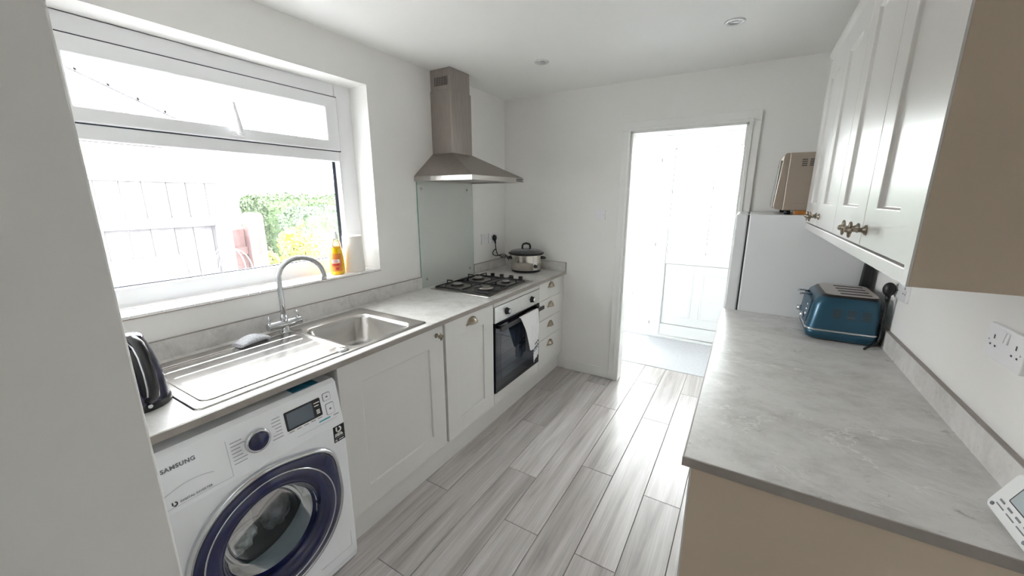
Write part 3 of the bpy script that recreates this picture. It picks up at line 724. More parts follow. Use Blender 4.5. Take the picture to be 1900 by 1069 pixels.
onp(rrect(-2.321, -2.284, .6125, .6140), .0008, .0013).build('sticker_print', m_inkp, st_)
G().box(.50, .606, -2.432, -2.332, .8478, .8488).build('top_sticker', m_stkb, wm)
G().box(.6545, .656, -2.44, -2.30, .09, .0915).box(.6545, .656, -2.3015, -2.30, .09, .16).build('filter_joint', m_joint, wm)
for x in (.1, .58):
    for y in (WY0+.05, WY1-.05): G().cyl((x, y, 0), (x, y, .02), .018, n=12).build('foot', m_blackp, wm)
# laundry in the drum
def crumple(name, c, rx, ry, rz, mat, label, seed, amp=.5):
    bm = bmesh.new(); bmesh.ops.create_icosphere(bm, subdivisions=4, radius=1)
    for v in bm.verts:
        p = v.co.copy(); nn = noise.fractal(p*1.8+Vector((seed, seed*2, 0)), 1.0, 2.0, 4) + .6*abs(noise.noise(p*3.2+Vector((seed, 3, 1))))
        k = 1 + amp*nn*.55
        v.co = Vector((p.x*rx*k, p.y*ry*k, p.z*rz*k))
    me = bpy.data.meshes.new(name); bm.to_mesh(me); bm.free(); me.materials.append(mat)
    for p in me.polygons: p.use_smooth = True
    o = bpy.data.objects.new(name, me); COL.objects.link(o); o.location = c
    tag(o, label, 'laundry'); return o
crumple('garment', (.462, -2.640, .345), .06, .065, .085, m_cloth2, 'pale crumpled garment lying in the washing machine drum', 3)
crumple('garment', (.445, -2.545, .475), .055, .065, .05, m_cloth1, 'charcoal garment at the back of the washing machine drum', 9)
crumple('garment', (.470, -2.495, .350), .05, .055, .075, m_cloth1, 'dark patterned garment against the washing machine glass', 5)

# ------------------------------------------------------------------ built-in oven
ov = thing('built_in_oven', (.3, -.82, .245), 'built-in oven with steel fascia and black glass door', 'oven')
OY0, OY1 = -1.134, -.507
G().box(.06, XB+.004, OY0, OY1, .248, .852).build('carcass', m_black, ov)
fa = G().box(XB+.004, .630, OY0, OY1, .746, .853).build('fascia', m_steelf, ov, .002)
for y in (-.990, -.637):
    k = G().lathe([(.025,0),(.024,.004),(.021,.006),(.020,.022),(.0185,.025),(.0001,.0255)], (.630, y, .799), 24, 'x').build('knob', m_blackp, fa)
    G().lathe([(.0165,.0250),(.0160,.0275),(.0001,.0285)], (.630, y+.0, .799), 24, 'x').build('knob_cap', m_chrome, k)
od = G().box(XB+.004, .632, OY0, OY1, .250, .742).build('door', m_blackg, ov, .003)
G().plate('x', .6321, .6327, -1.068, -.560, .335, .650, .006).build('window', m_owin, od)
hd = G().box(.664, .678, OY0+.004, OY1-.004, .700, .728).box(.632, .666, OY0+.03, OY0+.055, .704, .724).box(.632, .666, OY1-.055, OY1-.03, .704, .724).build('handle', m_blackp, od, .003)
# towel over the handle
tw = thing('tea_towel', (.69, -.76, .45), 'white tea towel with grey stripes hanging on the oven handle', 'towel')
def towel_sheet(y0t, y1t, y0b, y1b, zb, xoff, seed, cols=22, rws=30):
    V = []; 
    for i in range(rws+1):
        t = i/rws
        for j in range(cols+1):
            s_ = j/cols
            if t < .12:
                a = PI*(1-t/.12)*.5
                z = .7295 + .004*math.sin(PI/2 - a) if t < .12 else 0
                x = .671 + .011*(t/.12); z = .7305 + .001 - .002*(t/.12)**2
            else:
                tt = (t-.12)/.88; z = .7295 - tt*(.7295-zb) ; x = .683 + xoff*min(1, tt*3)
            tt = max(0, (t-.12)/.88)
            y = (y0t+(y1t-y0t)*s_)*(1-tt) + (y0b+(y1b-y0b)*s_)*tt
            fold = .0055*math.sin(s_*11+seed)+.004*math.sin(s_*23+seed*2.1+tt*2)
            x += max(-.0005, fold*min(1, tt*2.5)) + (.001 if tt > 0 else 0)
            z += (-.02*math.sin(s_*PI*.9+seed) * tt)
            V.append((x, y, z))
    F = [(i*(cols+1)+j, i*(cols+1)+j+1, (i+1)*(cols+1)+j+1, (i+1)*(cols+1)+j) for i in range(rws) for j in range(cols)]
    return V, F
V, F = towel_sheet(-.895, -.660, -.785, -.712, .470, .014, .4)
o = G().add(V, F, True).build('front_fold', m_towel, tw); sm = o.modifiers.new('s', 'SOLIDIFY'); sm.thickness = .003; sm.offset = 1
V, F = towel_sheet(-.74, -.632, -.712, -.632, .352, .004, 2.2, 16, 60)
cuts = [(0, 42, 0), (42, 44, 1), (44, 46, 0), (46, 49, 1), (49, 50, 0), (50, 51, 1), (51, 60, 0)]
for r0, r1, st in cuts:
    k_ = 17; VV = V[r0*k_:(r1+1)*k_]; FF = [(i*k_+j, i*k_+j+1, (i+1)*k_+j+1, (i+1)*k_+j) for i in range(r1-r0) for j in range(16)]
    o2 = G().add(VV, FF, True).build('stripe' if st else 'back_fold', m_stripe if st else m_towel, tw); sm = o2.modifiers.new('s', 'SOLIDIFY'); sm.thickness = .003; sm.offset = 1

# ------------------------------------------------------------------ hob
hb = thing('gas_hob', (.32, -.825, ZT), 'four-burner stainless gas hob with black pan supports', 'hob')
HX0, HX1, HY0, HY1 = .075, .585, -1.128, -.520
G().plate('z', ZT, ZT+.007, HX0, HX1, HY0, HY1, .012, 4).build('tray', m_steel, hb, .002)
for i, (x, y, r) in enumerate(((.185, -.955, .034), (.435, -.955, .052), (.185, -.700, .036), (.437, -.695, .026))):
    bn = G().lathe([(r*1.45,0),(r*1.45,.003),(r*1.15,.006),(r*1.15,.013)], (x, y, ZT+.007), 28, cap1=True).build('burner', m_black, hb)
    G().lathe([(r*1.12,.0132),(r*1.12,.018),(r*.9,.0205),(.0001,.021)], (x, y, ZT+.007), 28).build('burner_cap', m_steel if i != 1 else m_steelh, bn)
def support(y0, y1, nm):
    g = G(); z = ZT+.028; r = .0048; xa, xb = .095, .535
    P = [(xa,y0,z-.014),(xb,y0,z-.014),(xb,y1,z-.014),(xa,y1,z-.014)]
    for i in range(4): g.tube([P[i], P[(i+1) % 4]], r, 8)
    ym = (y0+y1)/2; xm = (xa+xb)/2
    g.tube([(xm,y0,z-.014),(xm,y1,z-.014)], r, 8)
    def finger(p, q):
        g.tube([p, (p[0], p[1], z+.010), (q[0], q[1], z+.010)], r*.85, 8)
    for cx, cy in ((.185, ym), (.437, ym)):
        s_ = .042
        finger((cx, y0, z-.014), (cx, cy-s_)); finger((cx, y1, z-.014), (cx, cy+s_))
        ex_ = xa if cx < xm else xb
        finger((ex_, cy, z-.014), (cx-(s_ if cx < xm else -s_), cy)); finger((xm, cy, z-.014), (cx+(s_ if cx < xm else -s_), cy))
    for p in P: g.cyl((p[0],p[1],ZT+.006), (p[0],p[1],z-.014), .005, n=8)
    g.build('pan_support', m_black, hb)
support(-1.085, -.835, 'a'); support(-.825, -.585, 'b')
for x in (.225, .312, .40, .485):
    k = G().lathe([(.019,0),(.0185,.003),(.015,.006),(.017,.024),(.0165,.027),(.0001,.0275)], (x, -.552, ZT+.007), 20).build('knob', m_blackp, hb)
# ------------------------------------------------------------------ splashback
sb = thing('glass_splashback', (.006, -.824, ZT), 'pale mint glass splashback panel fixed behind the hob', 'splashback')
G().box(.0035, .0095, -1.134, -.515, ZT+.001, 1.648).build('panel', m_splash, sb)
G().frame('x', .0032, .0098, (-1.1352, -.5138, ZT+.0005, 1.6492), (-1.1338, -.5152, ZT+.0015, 1.6478)).build('edge', m_gedge, sb)
for y, z in ((-1.098, 1.598), (-.585, 1.598), (-1.084, .969), (-.573, .972)):
    G().lathe([(.0095,0),(.009,.004),(.006,.006),(.0001,.0062)], (.0095, y, z), 16, 'x').cyl((.001, y, z), (.0096, y, z), .004, n=8).build('fixing', m_chrome, sb)

# ------------------------------------------------------------------ cooker hood
hd_ = thing('cooker_hood', (.2, -.83, 1.65), 'stainless chimney cooker hood above the hob', 'cooker hood')
cy0, cy1, cx1, zb = -1.150, -.513, .484, 1.648
qy0, qy1, qx = -.955, -.732, .180
G().hexa([(.001,cy0,zb+.032),(cx1,cy0,zb+.032),(cx1,cy1,zb+.032),(.001,cy1,zb+.032),(.001,qy0,1.838),(qx,qy0,1.838),(qx,qy1,1.838),(.001,qy1,1.838)]).build('canopy', m_steelh, hd_, .002)
lip = G().frame('z', zb, zb+.032, (.001, cx1, cy0, cy1), (.012, cx1-.012, cy0+.012, cy1-.012)).build('lip', m_steel, hd_, .0025)
G().box(.012, cx1-.012, cy0+.012, cy1-.012, zb+.010, zb+.018).build('grease_filter', m_steelh, hd_)
cp = G().box(cx1-.001, cx1+.0015, -.615, -.535, zb+.008, zb+.026).build('control_panel', m_blackp, lip)
for i in range(5): G().cyl((cx1+.001, -.607+i*.016, zb+.017), (cx1+.004, -.607+i*.016, zb+.017), .005, n=10).build('button', m_chrome, lip)
G().box(.001, qx, qy0, qy1, 1.837, 2.240).build('lower_chimney', m_steelh, hd_, .003)
up = G().box(.001, qx-.006, qy0+.006, qy1-.006, 2.240, H-.001).build('upper_chimney', m_steelh, hd_, .003)
G().box(.034, .149, qy0+.0045, qy0+.007, 2.268, 2.320).build('vent_recess', m_hole, up)
for i in range(10): G().box(.036+i*.0119, .0415+i*.0119, qy0+.002, qy0+.007, 2.268, 2.320).build('vent_slat', m_steelh, up)

# ------------------------------------------------------------------ slow cooker
sc = thing('slow_cooker', (.322, -.172, ZT), 'oval steel slow cooker with glass lid in the worktop corner', 'slow cooker')
ct = (.322, -.168, ZT); ro = math.radians(31)
def ov_(prof, n=48): return G().lathe(prof, ct, n, 'z', 1.06, .90, ro)
ov_([(.0001,0),(.114,0),(.121,.006),(.121,.020)]).build('base', m_blackp, sc)
ov_([(.120,.018),(.126,.022),(.129,.10),(.130,.150)]).build('body', m_cooks, sc)
ov_([(.130,.148),(.143,.154),(.146,.166),(.142,.171),(.124,.171)]).build('rim', m_blackp, sc)
ld = ov_([(.140,.1715),(.138,.177),(.118,.190),(.08,.200),(.04,.206),(.0001,.207)]).build('lid', m_glid, sc)
def cl(a, b, z): return (ct[0]+a*math.cos(ro)-b*math.sin(ro), ct[1]+a*math.sin(ro)+b*math.cos(ro), ZT+z)
G().tube([cl(-.034,0,.204), cl(-.034,0,.222), cl(-.026,0,.238), cl(0,0,.245), cl(.026,0,.238), cl(.034,0,.222), cl(.034,0,.204)], .009, 10).build('lid_handle', m_blackp, ld)
for s_ in (-1, 1):
    G().tube([cl(s_*.132,-.032,.122), cl(s_*.156,-.024,.120), cl(s_*.164,0,.118), cl(s_*.156,.024,.120), cl(s_*.132,.032,.122)], .010, 10).build('side_handle', m_blackp, sc)
ang = math.radians(-58)
kp = cl(.129*1.06*math.cos(ang), .129*.90*math.sin(ang), .058)
kd = Vector((math.cos(ro)*math.cos(ang)/1.06-math.sin(ro)*math.sin(ang)/.9, math.sin(ro)*math.cos(ang)/1.06+math.cos(ro)*math.sin(ang)/.9, 0)).normalized()
k0 = Vector(kp)
G().box(-.001, .0022, -.019, .019, -.058, .058).xf(Matrix.Translation(k0+Vector((0,0,.026))) @ Matrix.Rotation(math.atan2(kd.y, kd.x), 4, 'Z')).build('control_plate', m_steel, sc)
G().cyl(k0, k0+kd*.018, .017, .014, 20).build('knob', m_blackp, sc)
# lead and plug of the slow cooker
ld_ = thing('power_lead', (.03, -.22, 1.18), 'black plug and lead of the slow cooker at the wall socket', 'cable')
G().sphere((.030, -.224, 1.192), .028, 16, 10, .72, .70, 1.0).cyl((.034, -.224, 1.17), (.04, -.225, 1.14), .009, .006, 12).build('plug', m_blackp, ld_)
pth = [(.04,-.224,1.168),(.04,-.226,1.13),(.045,-.225,1.09),(.06,-.235,1.06),(.085,-.25,1.045),(.11,-.235,1.036),(.135,-.2,1.035),(.15,-.19,1.03),(.165,-.21,1.022),(.185,-.24,1.005)]
def smooth_path(P, k=6):
    out = []; P = [Vector(p) for p in P]; n_ = len(P)
    for i in range(n_-1):
        p0, p1, p2, p3 = P[max(i-1,0)], P[i], P[i+1], P[min(i+2, n_-1)]
        for j in range(k):
            t = j/k; out.append(.5*((2*p1)+(-p0+p2)*t+(2*p0-5*p1+4*p2-p3)*t*t+(-p0+3*p1-3*p2+p3)*t**3))
    out.append(P[-1]); return out
G().tube(smooth_path(pth), .0042, 8).build('lead', m_blackp, ld_)
pth2 = [(.05,-.229,1.10),(.03,-.245,1.075),(.03,-.25,1.045),(.06,-.235,1.035),(.09,-.205,1.045),(.12,-.19,1.045),(.14,-.205,1.03),(.12,-.22,1.02),(.09,-.225,1.025)]
G().tube(smooth_path(pth2), .0042, 8).build('lead', m_blackp, ld_)
# sockets by the hob
def plate_x(name, x, d, y0, y1, z0, z1, label, cat, gangs=0, holes=True, t=.010):
    """wall plate on a wall of constant x, facing d"""
    r = thing(name, (x, (y0+y1)/2, z0), label, cat)
    G().plate('x', x, x+d*t, y0, y1, z0, z1, .006, 4).build('plate', m_plast, r, .0025)
    xo = x+d*t; zc = (z0+z1)/2; yc = (y0+y1)/2
    right = 1 if d > 0 else -1
    if gangs == 2 and holes:
        for s_ in (-1, 1):
            c = yc+s_*(y1-y0)*.29
            for du, dz, w_, h_ in ((0, .012, .0022, .0052), (-.011, -.010, .0032, .0022), (.011, -.010, .0032, .0022)):
                G().box(xo-.0002, xo+d*.0006, c+du-w_, c+du+w_, zc+dz-h_, zc+dz+h_).build('socket_hole', m_hole, r)
        for s_ in (-1, 1):
            c = yc+s_*.0075
            b_ = G()
            b_.prism([(xo-d*.001, c-.006, zc+.008), (xo+d*.004, c-.006, zc+.008), (xo+d*.0015, c-.006, zc+.034), (xo-d*.001, c-.006, zc+.034)], (0, .012, 0)).build('rocker_switch', m_plast, r, .001)
        for s_ in (-1, 1):
            G().cyl((xo, yc+s_*(y1-y0)*.42, zc), (xo+d*.0008, yc+s_*(y1-y0)*.42, zc), .0022, n=8).build('screw', m_chrome, r)
    elif gangs == 1:
        G().box(xo-.0002, xo+d*.003, yc-.006, yc+.006, zc-.012, zc+.012).build('rocker_switch', m_plast, r, .001)
        for s_ in (-1, 1): G().cyl((xo, yc+s_*.034, zc), (xo+d*.0008, yc+s_*.034, zc), .0022, n=8).build('screw', m_chrome, r)
    return r
plate_x('fused_switch', 0, 1, -.395, -.305, 1.147, 1.237, 'small white switch plate between splashback and plugged socket', 'switch', 1)
plate_x('wall_socket', 0, 1, -.278, -.124, 1.147, 1.235, 'white double socket with the slow cooker plug in it', 'socket', 2)
# light switch on far wall
sw = thing('light_switch', (.915, 0, 1.362), 'white light switch plate beside the hall doorway', 'switch')
G().plate('y', 0, -.010, .870, .958, 1.364, 1.446, .006, 4).build('plate', m_plast, sw, .0025)
G().box(.906, .924, -.014, -.0095, 1.390, 1.420).build('rocker_switch', m_plast, sw, .0015)
for x in (.883, .945): G().cyl((x, -.010, 1.405), (x, -.0112, 1.405), .0028, n=10).build('screw', m_chrome, sw)

# ------------------------------------------------------------------ things on the sill
bt = thing('washing_up_bottle', (-.066, -1.735, 1.108), 'clear bottle of golden washing-up liquid on the tiled sill', 'bottle')
bc = (-.066, -1.735, 1.108)
def oval(prof, n=32, sa=.72): return G().lathe(prof, bc, n, 'z', sa, 1.0, .5)
oval([(.0001,0),(.044,0),(.049,.006),(.050,.05),(.047,.10),(.040,.145),(.037,.158)]).build('liquid', m_yellow, bt)
oval([(.0375,.158),(.034,.178),(.026,.195),(.017,.205),(.0165,.212)]).build('neck', m_clearp, bt)
G().lathe([(.019,.205),(.019,.226),(.0145,.229),(.013,.243),(.0105,.246),(.0001,.2465)], bc, 24).build('cap', m_plast, bt)
lb = G().lathe([(.0507,.022),(.0507,.05),(.0482,.10),(.0452,.122)], bc, 48, 'z', .72, 1.0, .5)
# keep only the half of the label band that faces the room
keep = [f for f in lb.f if sum((lb.v[i][0]-bc[0])*.45+(lb.v[i][1]-bc[1])*-.89 for i in f)/len(f) > .012]
lb.f = keep; lb.sm = [True]*len(keep)
lbo = lb.build('label', m_label, bt)
def lstrip(z0, z1, a0, a1, mat):      # a band of colour printed on the label
    g = G(); V = []
    for z in (z0, z1):
        for k in range(9):
            a = a0+(a1-a0)*k/8; r = .0513-(.06*max(0, z-.05))+.0006
            ca, sa_ = r*.72*math.cos(a), r*math.sin(a)
            V.append((bc[0]+ca*math.cos(.5)-sa_*math.sin(.5), bc[1]+ca*math.sin(.5)+sa_*math.cos(.5), bc[2]+z))
    g.add(V, [(k, k+1, 10+k, 9+k) for k in range(8)], True).build('label_print', mat, lbo)
lstrip(.070, .090, -1.75, -.62, m_inkw); lstrip(.0745, .0795, -1.65, -.85, m_red); lstrip(.0825, .0875, -1.6, -.95, m_red)
lstrip(.054, .066, -1.70, -.70, m_red); lstrip(.030, .045, -1.2, -.80, m_red)
cd = thing('pillar_candle', (-.070, -1.618, 1.108), 'pale cream pillar candle beside the golden bottle on the sill', 'candle')
G().lathe([(.0001,0),(.058,0),(.060,.004),(.0575,.12),(.0565,.208),(.054,.213),(.045,.211),(.0001,.207)], (-.070, -1.618, 1.108), 40).build('wax', m_candle, cd)
G().cyl((-.070,-1.618,1.312), (-.069,-1.617,1.326), .0016, n=6).build('wick', m_hole, cd)

# ================================================================== RIGHT RUN
RX = 1.881; YN, YFR = -2.176, -.612
bc_ = thing('base_cabinet', (2.2, -1.4, 0), 'long shaker base cabinet with a warm taupe end panel opposite the oven', 'cabinet')
G().box(1.921, 2.51, -2.153, -.615, .155, .884).build('body', m_cab, bc_)
G().box(1.904, 2.524, -2.172, -2.1535, .0, .884).build('end_panel', m_endp, bc_, .0005)
G().box(1.900, 1.9038, -2.172, -2.1535, .0, .884).build('edge_strip', m_cab, bc_)
for a, b in ((-2.150, -1.643), (-1.639, -1.130), (-1.126, -.618)):
    d_ = shaker('door', m_cab, bc_, a, b, .166, .884, 1.9205, -1, st=.10)
G().box(1.955, 1.972, -2.152, -.615, 0, .154).build('plinth', m_cab, bc_)
wt = thing('worktop', (2.2, -1.4, .885), 'pale stone worktop carrying the blue toaster', 'worktop')
G().box(RX+.004, W-.001, YN+.004, YFR, .885, ZT).build('slab', m_stone, wt, .0015)
G().box(RX, RX+.0038, YN, YFR, .885, ZT-.001).build('front_edging', m_edge, wt)
G().box(RX+.0038, W-.001, YN, YN+.0038, .885, ZT-.001).build('end_edging', m_edge, wt)
upstand('upstand', W-.015, W-.001, YN, YFR, 'stone upstand along the wall behind the blue toaster')

# fridge
fg = thing('fridge', (2.2, -.33, 0), 'white undercounter-height fridge beside the hall doorway', 'fridge')
fg['label'] = 'plain white upright fridge standing between worktop and far wall'
G().box(1.958, 2.505, -.606, -.035, .02, 1.452).build('body', m_fridge, fg, .006)
G().box(1.950, 1.9585, -.598, -.045, .03, 1.446).build('door_seal', m_hole, fg)
G().box(1.893, 1.950, -.606, -.035, .07, 1.452).build('door', m_fridge, fg, .008, 3)
G().box(1.930, 1.990, -.585, -.555, 1.4500, 1.4519).build('hinge_cover', m_plast, fg, .003)
G().box(1.94, 1.958, -.6, -.04, .02, .068).build('kick_plate', m_fridge, fg)
for y in (-.57, -.07): G().cyl((2.0, y, 0), (2.0, y, .022), .016, n=12).build('foot', m_blackp, fg)
for y in (-.57, -.07): G().cyl((2.45, y, 0), (2.45, y, .022), .016, n=12).build('foot', m_blackp, fg)
# microwave
mw = thing('microwave', (2.28, -.29, 1.452), 'champagne microwave oven standing on top of the fridge', 'microwave')
MY0, MY1 = -.520, -.06
G().box(2.104, 2.455, MY0, MY1, 1.474, 1.772).build('body', m_cream, mw, .004)
G().prism([(2.1035, MY0, 1.476), (2.064, MY0, 1.482), (2.060, MY0, 1.50), (2.078, MY0, 1.758), (2.086, MY0, 1.771), (2.1035, MY0, 1.772)], (0, MY1-MY0, 0)).build('door', m_cream, mw, .003)
G().prism([(2.0615, MY0+.02, 1.52), (2.0590, MY0+.02, 1.52), (2.0705, MY0+.02, 1.712), (2.0755, MY0+.02, 1.712)], (0, .30, 0)).build('door_window', m_blackg, mw)
G().prism([(2.0592, MY0+.005, 1.49), (2.053, MY0+.005, 1.49), (2.067, MY0+.005, 1.735), (2.077, MY0+.005, 1.735)], (0, .016, 0)).build('door_trim', m_chrome, mw, .001)
for c in range(2):
    for r in range(4): G().box(2.160+c*.034, 2.183+c*.034, MY0-.0008, MY0+.001, 1.703+r*.0100, 1.7085+r*.0100).build('vent_slot', m_hole, mw)
G().box(2.150, 2.25, MY0-.0035, MY0+.001, 1.5055, 1.512).build('side_rib', m_cream, mw, .001)
for x in (2.13, 2.42):
    for y in (MY0+.03, MY1-.03): G().cyl((x, y, 1.452), (x, y, 1.475), .014, n=12).build('foot', m_blackp, mw)
tag(G().box(2.158, 2.40, -.517, -.46, 1.452, 1.4738).build('wooden_block', m_brown, None, .002), 'thin brown wooden block under the champagne microwave', 'wood block')

# wall cabinets
UX = 2.21; UZ0, UZ1 = 1.386, 2.2
gaps = [-2.150, -1.781, -1.372, -.962, -.548]
names = ('wall cabinet above the worktop with the taupe end panel', 'wall cabinet nearer the fridge and microwave')
for k in range(2):
    a, b = gaps[2*k], gaps[2*k+2]
    wc = thing('wall_cabinet', (2.36, (a+b)/2, UZ0), 'two-door pale shaker '+names[k], 'cabinet')
    G().box(UX+.0215, W-.001, a+.001, b-.001, 1.416, 2.186).build('body', m_cab, wc)
    for j in (0, 1):
        y0, y1 = gaps[2*k+j]+.0015, gaps[2*k+j+1]-.0015
        d_ = shaker('door', m_cab, wc, y0, y1, 1.420, 2.182, UX+.021, -1, st=.097, rec=.009)
        inst('knob', knob_me, d_, (UX+.001, (y1-.042) if j == 0 else (y0+.042), 1.462), (0, 0, PI))
    if k == 0:
        G().box(UX+.004, W-.001, -2.178, -2.1505, UZ0, 2.20).build('end_panel', m_endp, wc, .0005)
        G().box(UX, UX+.0038, -2.178, -2.1505, UZ0, 2.20).build('edge_strip', m_cab, wc)
    else: G().box(UX, W-.001, -.5475, -.530, UZ0, 2.20).build('end_panel', m_cab, wc, .001)
tag(G().box(UX, UX+.02, -2.150, -.548, UZ0, 1.4155).build('light_pelmet', m_cab, None, .002), 'long pale pelmet strip under the wall cabinets', 'pelmet')
g = G().prism([(UX+.03, -2.150, 2.187), (UX+.004, -2.150, 2.187), (UX-.006, -2.150, 2.203), (UX-.010, -2.150, 2.216), (UX+.03, -2.150, 2.216)], (0, 1.62, 0))
tag(g.build('cornice', m_cab, None, .001), 'long pale cornice strip on top of the wall cabinets', 'cornice')

# toaster
ts = thing('toaster', (2.37, -.79, ZT), 'petrol blue four-slot toaster with chrome trim', 'toaster')
TX0, TX1, TY0, TY1 = 2.238, 2.490, -.982, -.655
def tl(i_, z, r=.03, dxl=0): return [(a, b, z) for a, b in rrect(TX0+i_+dxl, TX1-i_*.5, TY0+i_*.8, TY1-i_*.8, r, 6)]
G().loft([tl(.014,ZT+.006,.03), tl(.006,ZT+.012,.03), tl(.0,ZT+.030,.035,0), tl(-.002,ZT+.048,.035)], True, True).build('base', m_teal, ts)
G().loft([tl(-.005,ZT+.047,.036), tl(-.006,ZT+.050,.036), tl(-.005,ZT+.054,.036), tl(-.001,ZT+.055,.036)], False, False).build('trim_band', m_chrome, ts)
bd = G().loft([tl(-.001,ZT+.0545,.036,0), tl(.001,ZT+.08,.038,.002), tl(.006,ZT+.16,.04,.007), tl(.013,ZT+.190,.04,.012), tl(.022,ZT+.203,.04,.018)], False, True).build('body', m_teal, ts)
G().loft([tl(.018,ZT+.197,.04,.016), tl(.025,ZT+.208,.038,.020), tl(.031,ZT+.211,.036,.022)], False, True).build('top_rim', m_black, ts)
tp2 = G().loft([tl(.028,ZT+.2112,.034,.026), tl(.030,ZT+.2135,.034,.026)], False, True).build('top_plate', m_tplate, ts)
for i in range(4):
    y = TY0+.062+i*.062
    G().box(TX0+.108, TX1-.036, y-.011, y+.011, ZT+.2136, ZT+.2142).build('slot', m_hole, tp2)
for c in range(3):
    for r in range(5):
        x = TX0+.085+c*.050; z = ZT+.112+r*.0085; yy = TY0+.0028+(z-ZT-.08)*.08
        G().box(x, x+.030, yy-.004, yy+.004, z, z+.0042).build('vent_slot', m_hole, bd)
pnl = G().prism([(TX0+.006, -.930, ZT+.066), (TX0+.016, -.930, ZT+.172), (TX0+.007, -.930, ZT+.172), (TX0-.003, -.930, ZT+.066)], (0, .235, 0)).build('control_panel', m_tealx, ts, .003)
for i in range(3): G().cyl((TX0+.006, -.896, ZT+.10+i*.022), (TX0-.006+i*.003, -.896, ZT+.10+i*.022), .007, n=14).build('button', m_chrome, pnl)
for y in (-.855, -.72):
    G().cyl((TX0+.004, y, ZT+.083), (TX0-.020, y, ZT+.083), .015, .013, n=20).build('dial', m_chrome, pnl)
for y in (-.83, -.745):
    G().tube([(TX0+.020, y, ZT+.178), (TX0-.004, y, ZT+.182), (TX0-.026, y-.012, ZT+.183), (TX0-.028, y-.03, ZT+.183)], .0045, 8).build('lift_lever', m_chrome, ts)
for x in (TX0+.04, TX1-.04):
    for y in (TY0+.05, TY1-.05): G().cyl((x, y, ZT), (x, y, ZT+.009), .014, n=12).build('foot', m_blackp, ts)
# toaster lead
tld = thing('power_lead', (2.49, -.95, 1.0), 'black plug and lead of the blue toaster at the wall', 'cable')
G().sphere((2.492, -.962, 1.168), .03, 16, 10, .72, .66, 1.0).cyl((2.492, -.964, 1.145), (2.494, -.965, 1.115), .010, .007, 12).build('plug', m_blackp, tld)
G().tube(smooth_path([(2.495,-.965,1.14),(2.494,-.965,1.09),(2.494,-.966,1.03),(2.496,-.968,.975),(2.49,-.975,.94),(2.47,-.99,.925),(2.452,-1.01,.918),(2.44,-1.03,.9155)]), .0052, 8).build('lead', m_blackp, tld)
G().tube(smooth_path([(2.494,-.966,1.0),(2.500,-.955,.96),(2.502,-.94,.93),(2.498,-.91,.9165),(2.50,-.86,.9155)]), .0045, 8).build('lead', m_blackp, tld)
plate_x('wall_socket', W, -1, -1.085, -.935, 1.137, 1.223, 'white double socket behind the toaster plug', 'socket', 2)
plate_x('wall_socket', W, -1, -1.852, -1.688, 1.150, 1.236, 'unused white double socket above the stone upstand', 'socket', 2)
# black tray standing between fridge and wall
tag(G().hexa([(2.452,-.642,ZT),(2.490,-.642,ZT),(2.490,-.618,ZT),(2.452,-.618,ZT),(2.470,-.634,1.30),(2.508,-.634,1.30),(2.508,-.612,1.30),(2.470,-.612,1.30)]).build('black_tray', m_blackp, None, .006), 'slim black tray standing upright against the fridge side', 'tray')
# white timer leaning on the upstand
tmr = thing('digital_timer', (2.47, -2.08, ZT), 'white digital timer leaning on the stone upstand', 'timer')
B0 = Vector((2.462, -2.022, ZT+.004)); eu = Vector((0, -1, 0)); ev = Vector((.036, 0, .088)).normalized(); ew = eu.cross(ev).normalized()
if ew.x > 0: ew = -ew
def dv(u, v, d): p = B0 + eu*u + ev*v + ew*d; return (p.x, p.y, p.z)
def dplate(u0, u1, v0, v1, d0, d1, r): 
    g = G(); P = rrect(u0, u1, v0, v1, r, 4); return g.prism([dv(u, v, d0) for u, v in P], ew*(d1-d0))
dplate(0, .150, 0, .094, 0, .016, .014).build('case', m_dev, tmr, .004)
dplate(.040, .115, .042, .080, .0158, .0166, .002).build('screen', m_devs, tmr)
G().add([], []) 
fr_ = G(); P = rrect(.037, .118, .039, .083, .003, 3); Q = rrect(.0395, .1155, .0415, .0805, .002, 3)
n_ = len(P); fr_.add([dv(u, v, .0163) for u, v in P]+[dv(u, v, .0163) for u, v in Q], [(i, (i+1) % n_, n_+(i+1) % n_, n_+i) for i in range(n_)]); fr_.build('screen_border', m_inkd, tmr)
for i in range(4): dplate(.022+i*.027, .038+i*.027, .027, .031, .0158, .0165, .001).build('print', m_ink, tmr)
for i in range(3): dplate(.022+i*.035, .048+i*.035, .018, .0205, .0158, .0165, .001).build('print', m_ink, tmr)
for u_ in (.018, .13): G().cyl(dv(u_, .012, .0155), dv(u_, .012, .018), .004, n=12).build('button', m_ink, tmr)

# the two downlights, switched off
for (x, y, lab) in ((.722, -.712, 'white recessed ceiling downlight nearest the cooker hood'), (1.786, -.747, 'white recessed ceiling downlight nearest the fridge and microwave')):
    dl = thing('downlight', (x, y, H), lab, 'downlight')
    G().lathe([(.046,0),(.046,-.003),(.043,-.005),(.032,-.006),(.029,-.003),(.026,.0)], (x, y, H), 36).build('bezel', m_bezel, dl)
    G().lathe([(.027,-.0045),(.022,-.002),(.0001,-.0008)], (x, y, H), 24).build('lamp', m_lamp, dl)

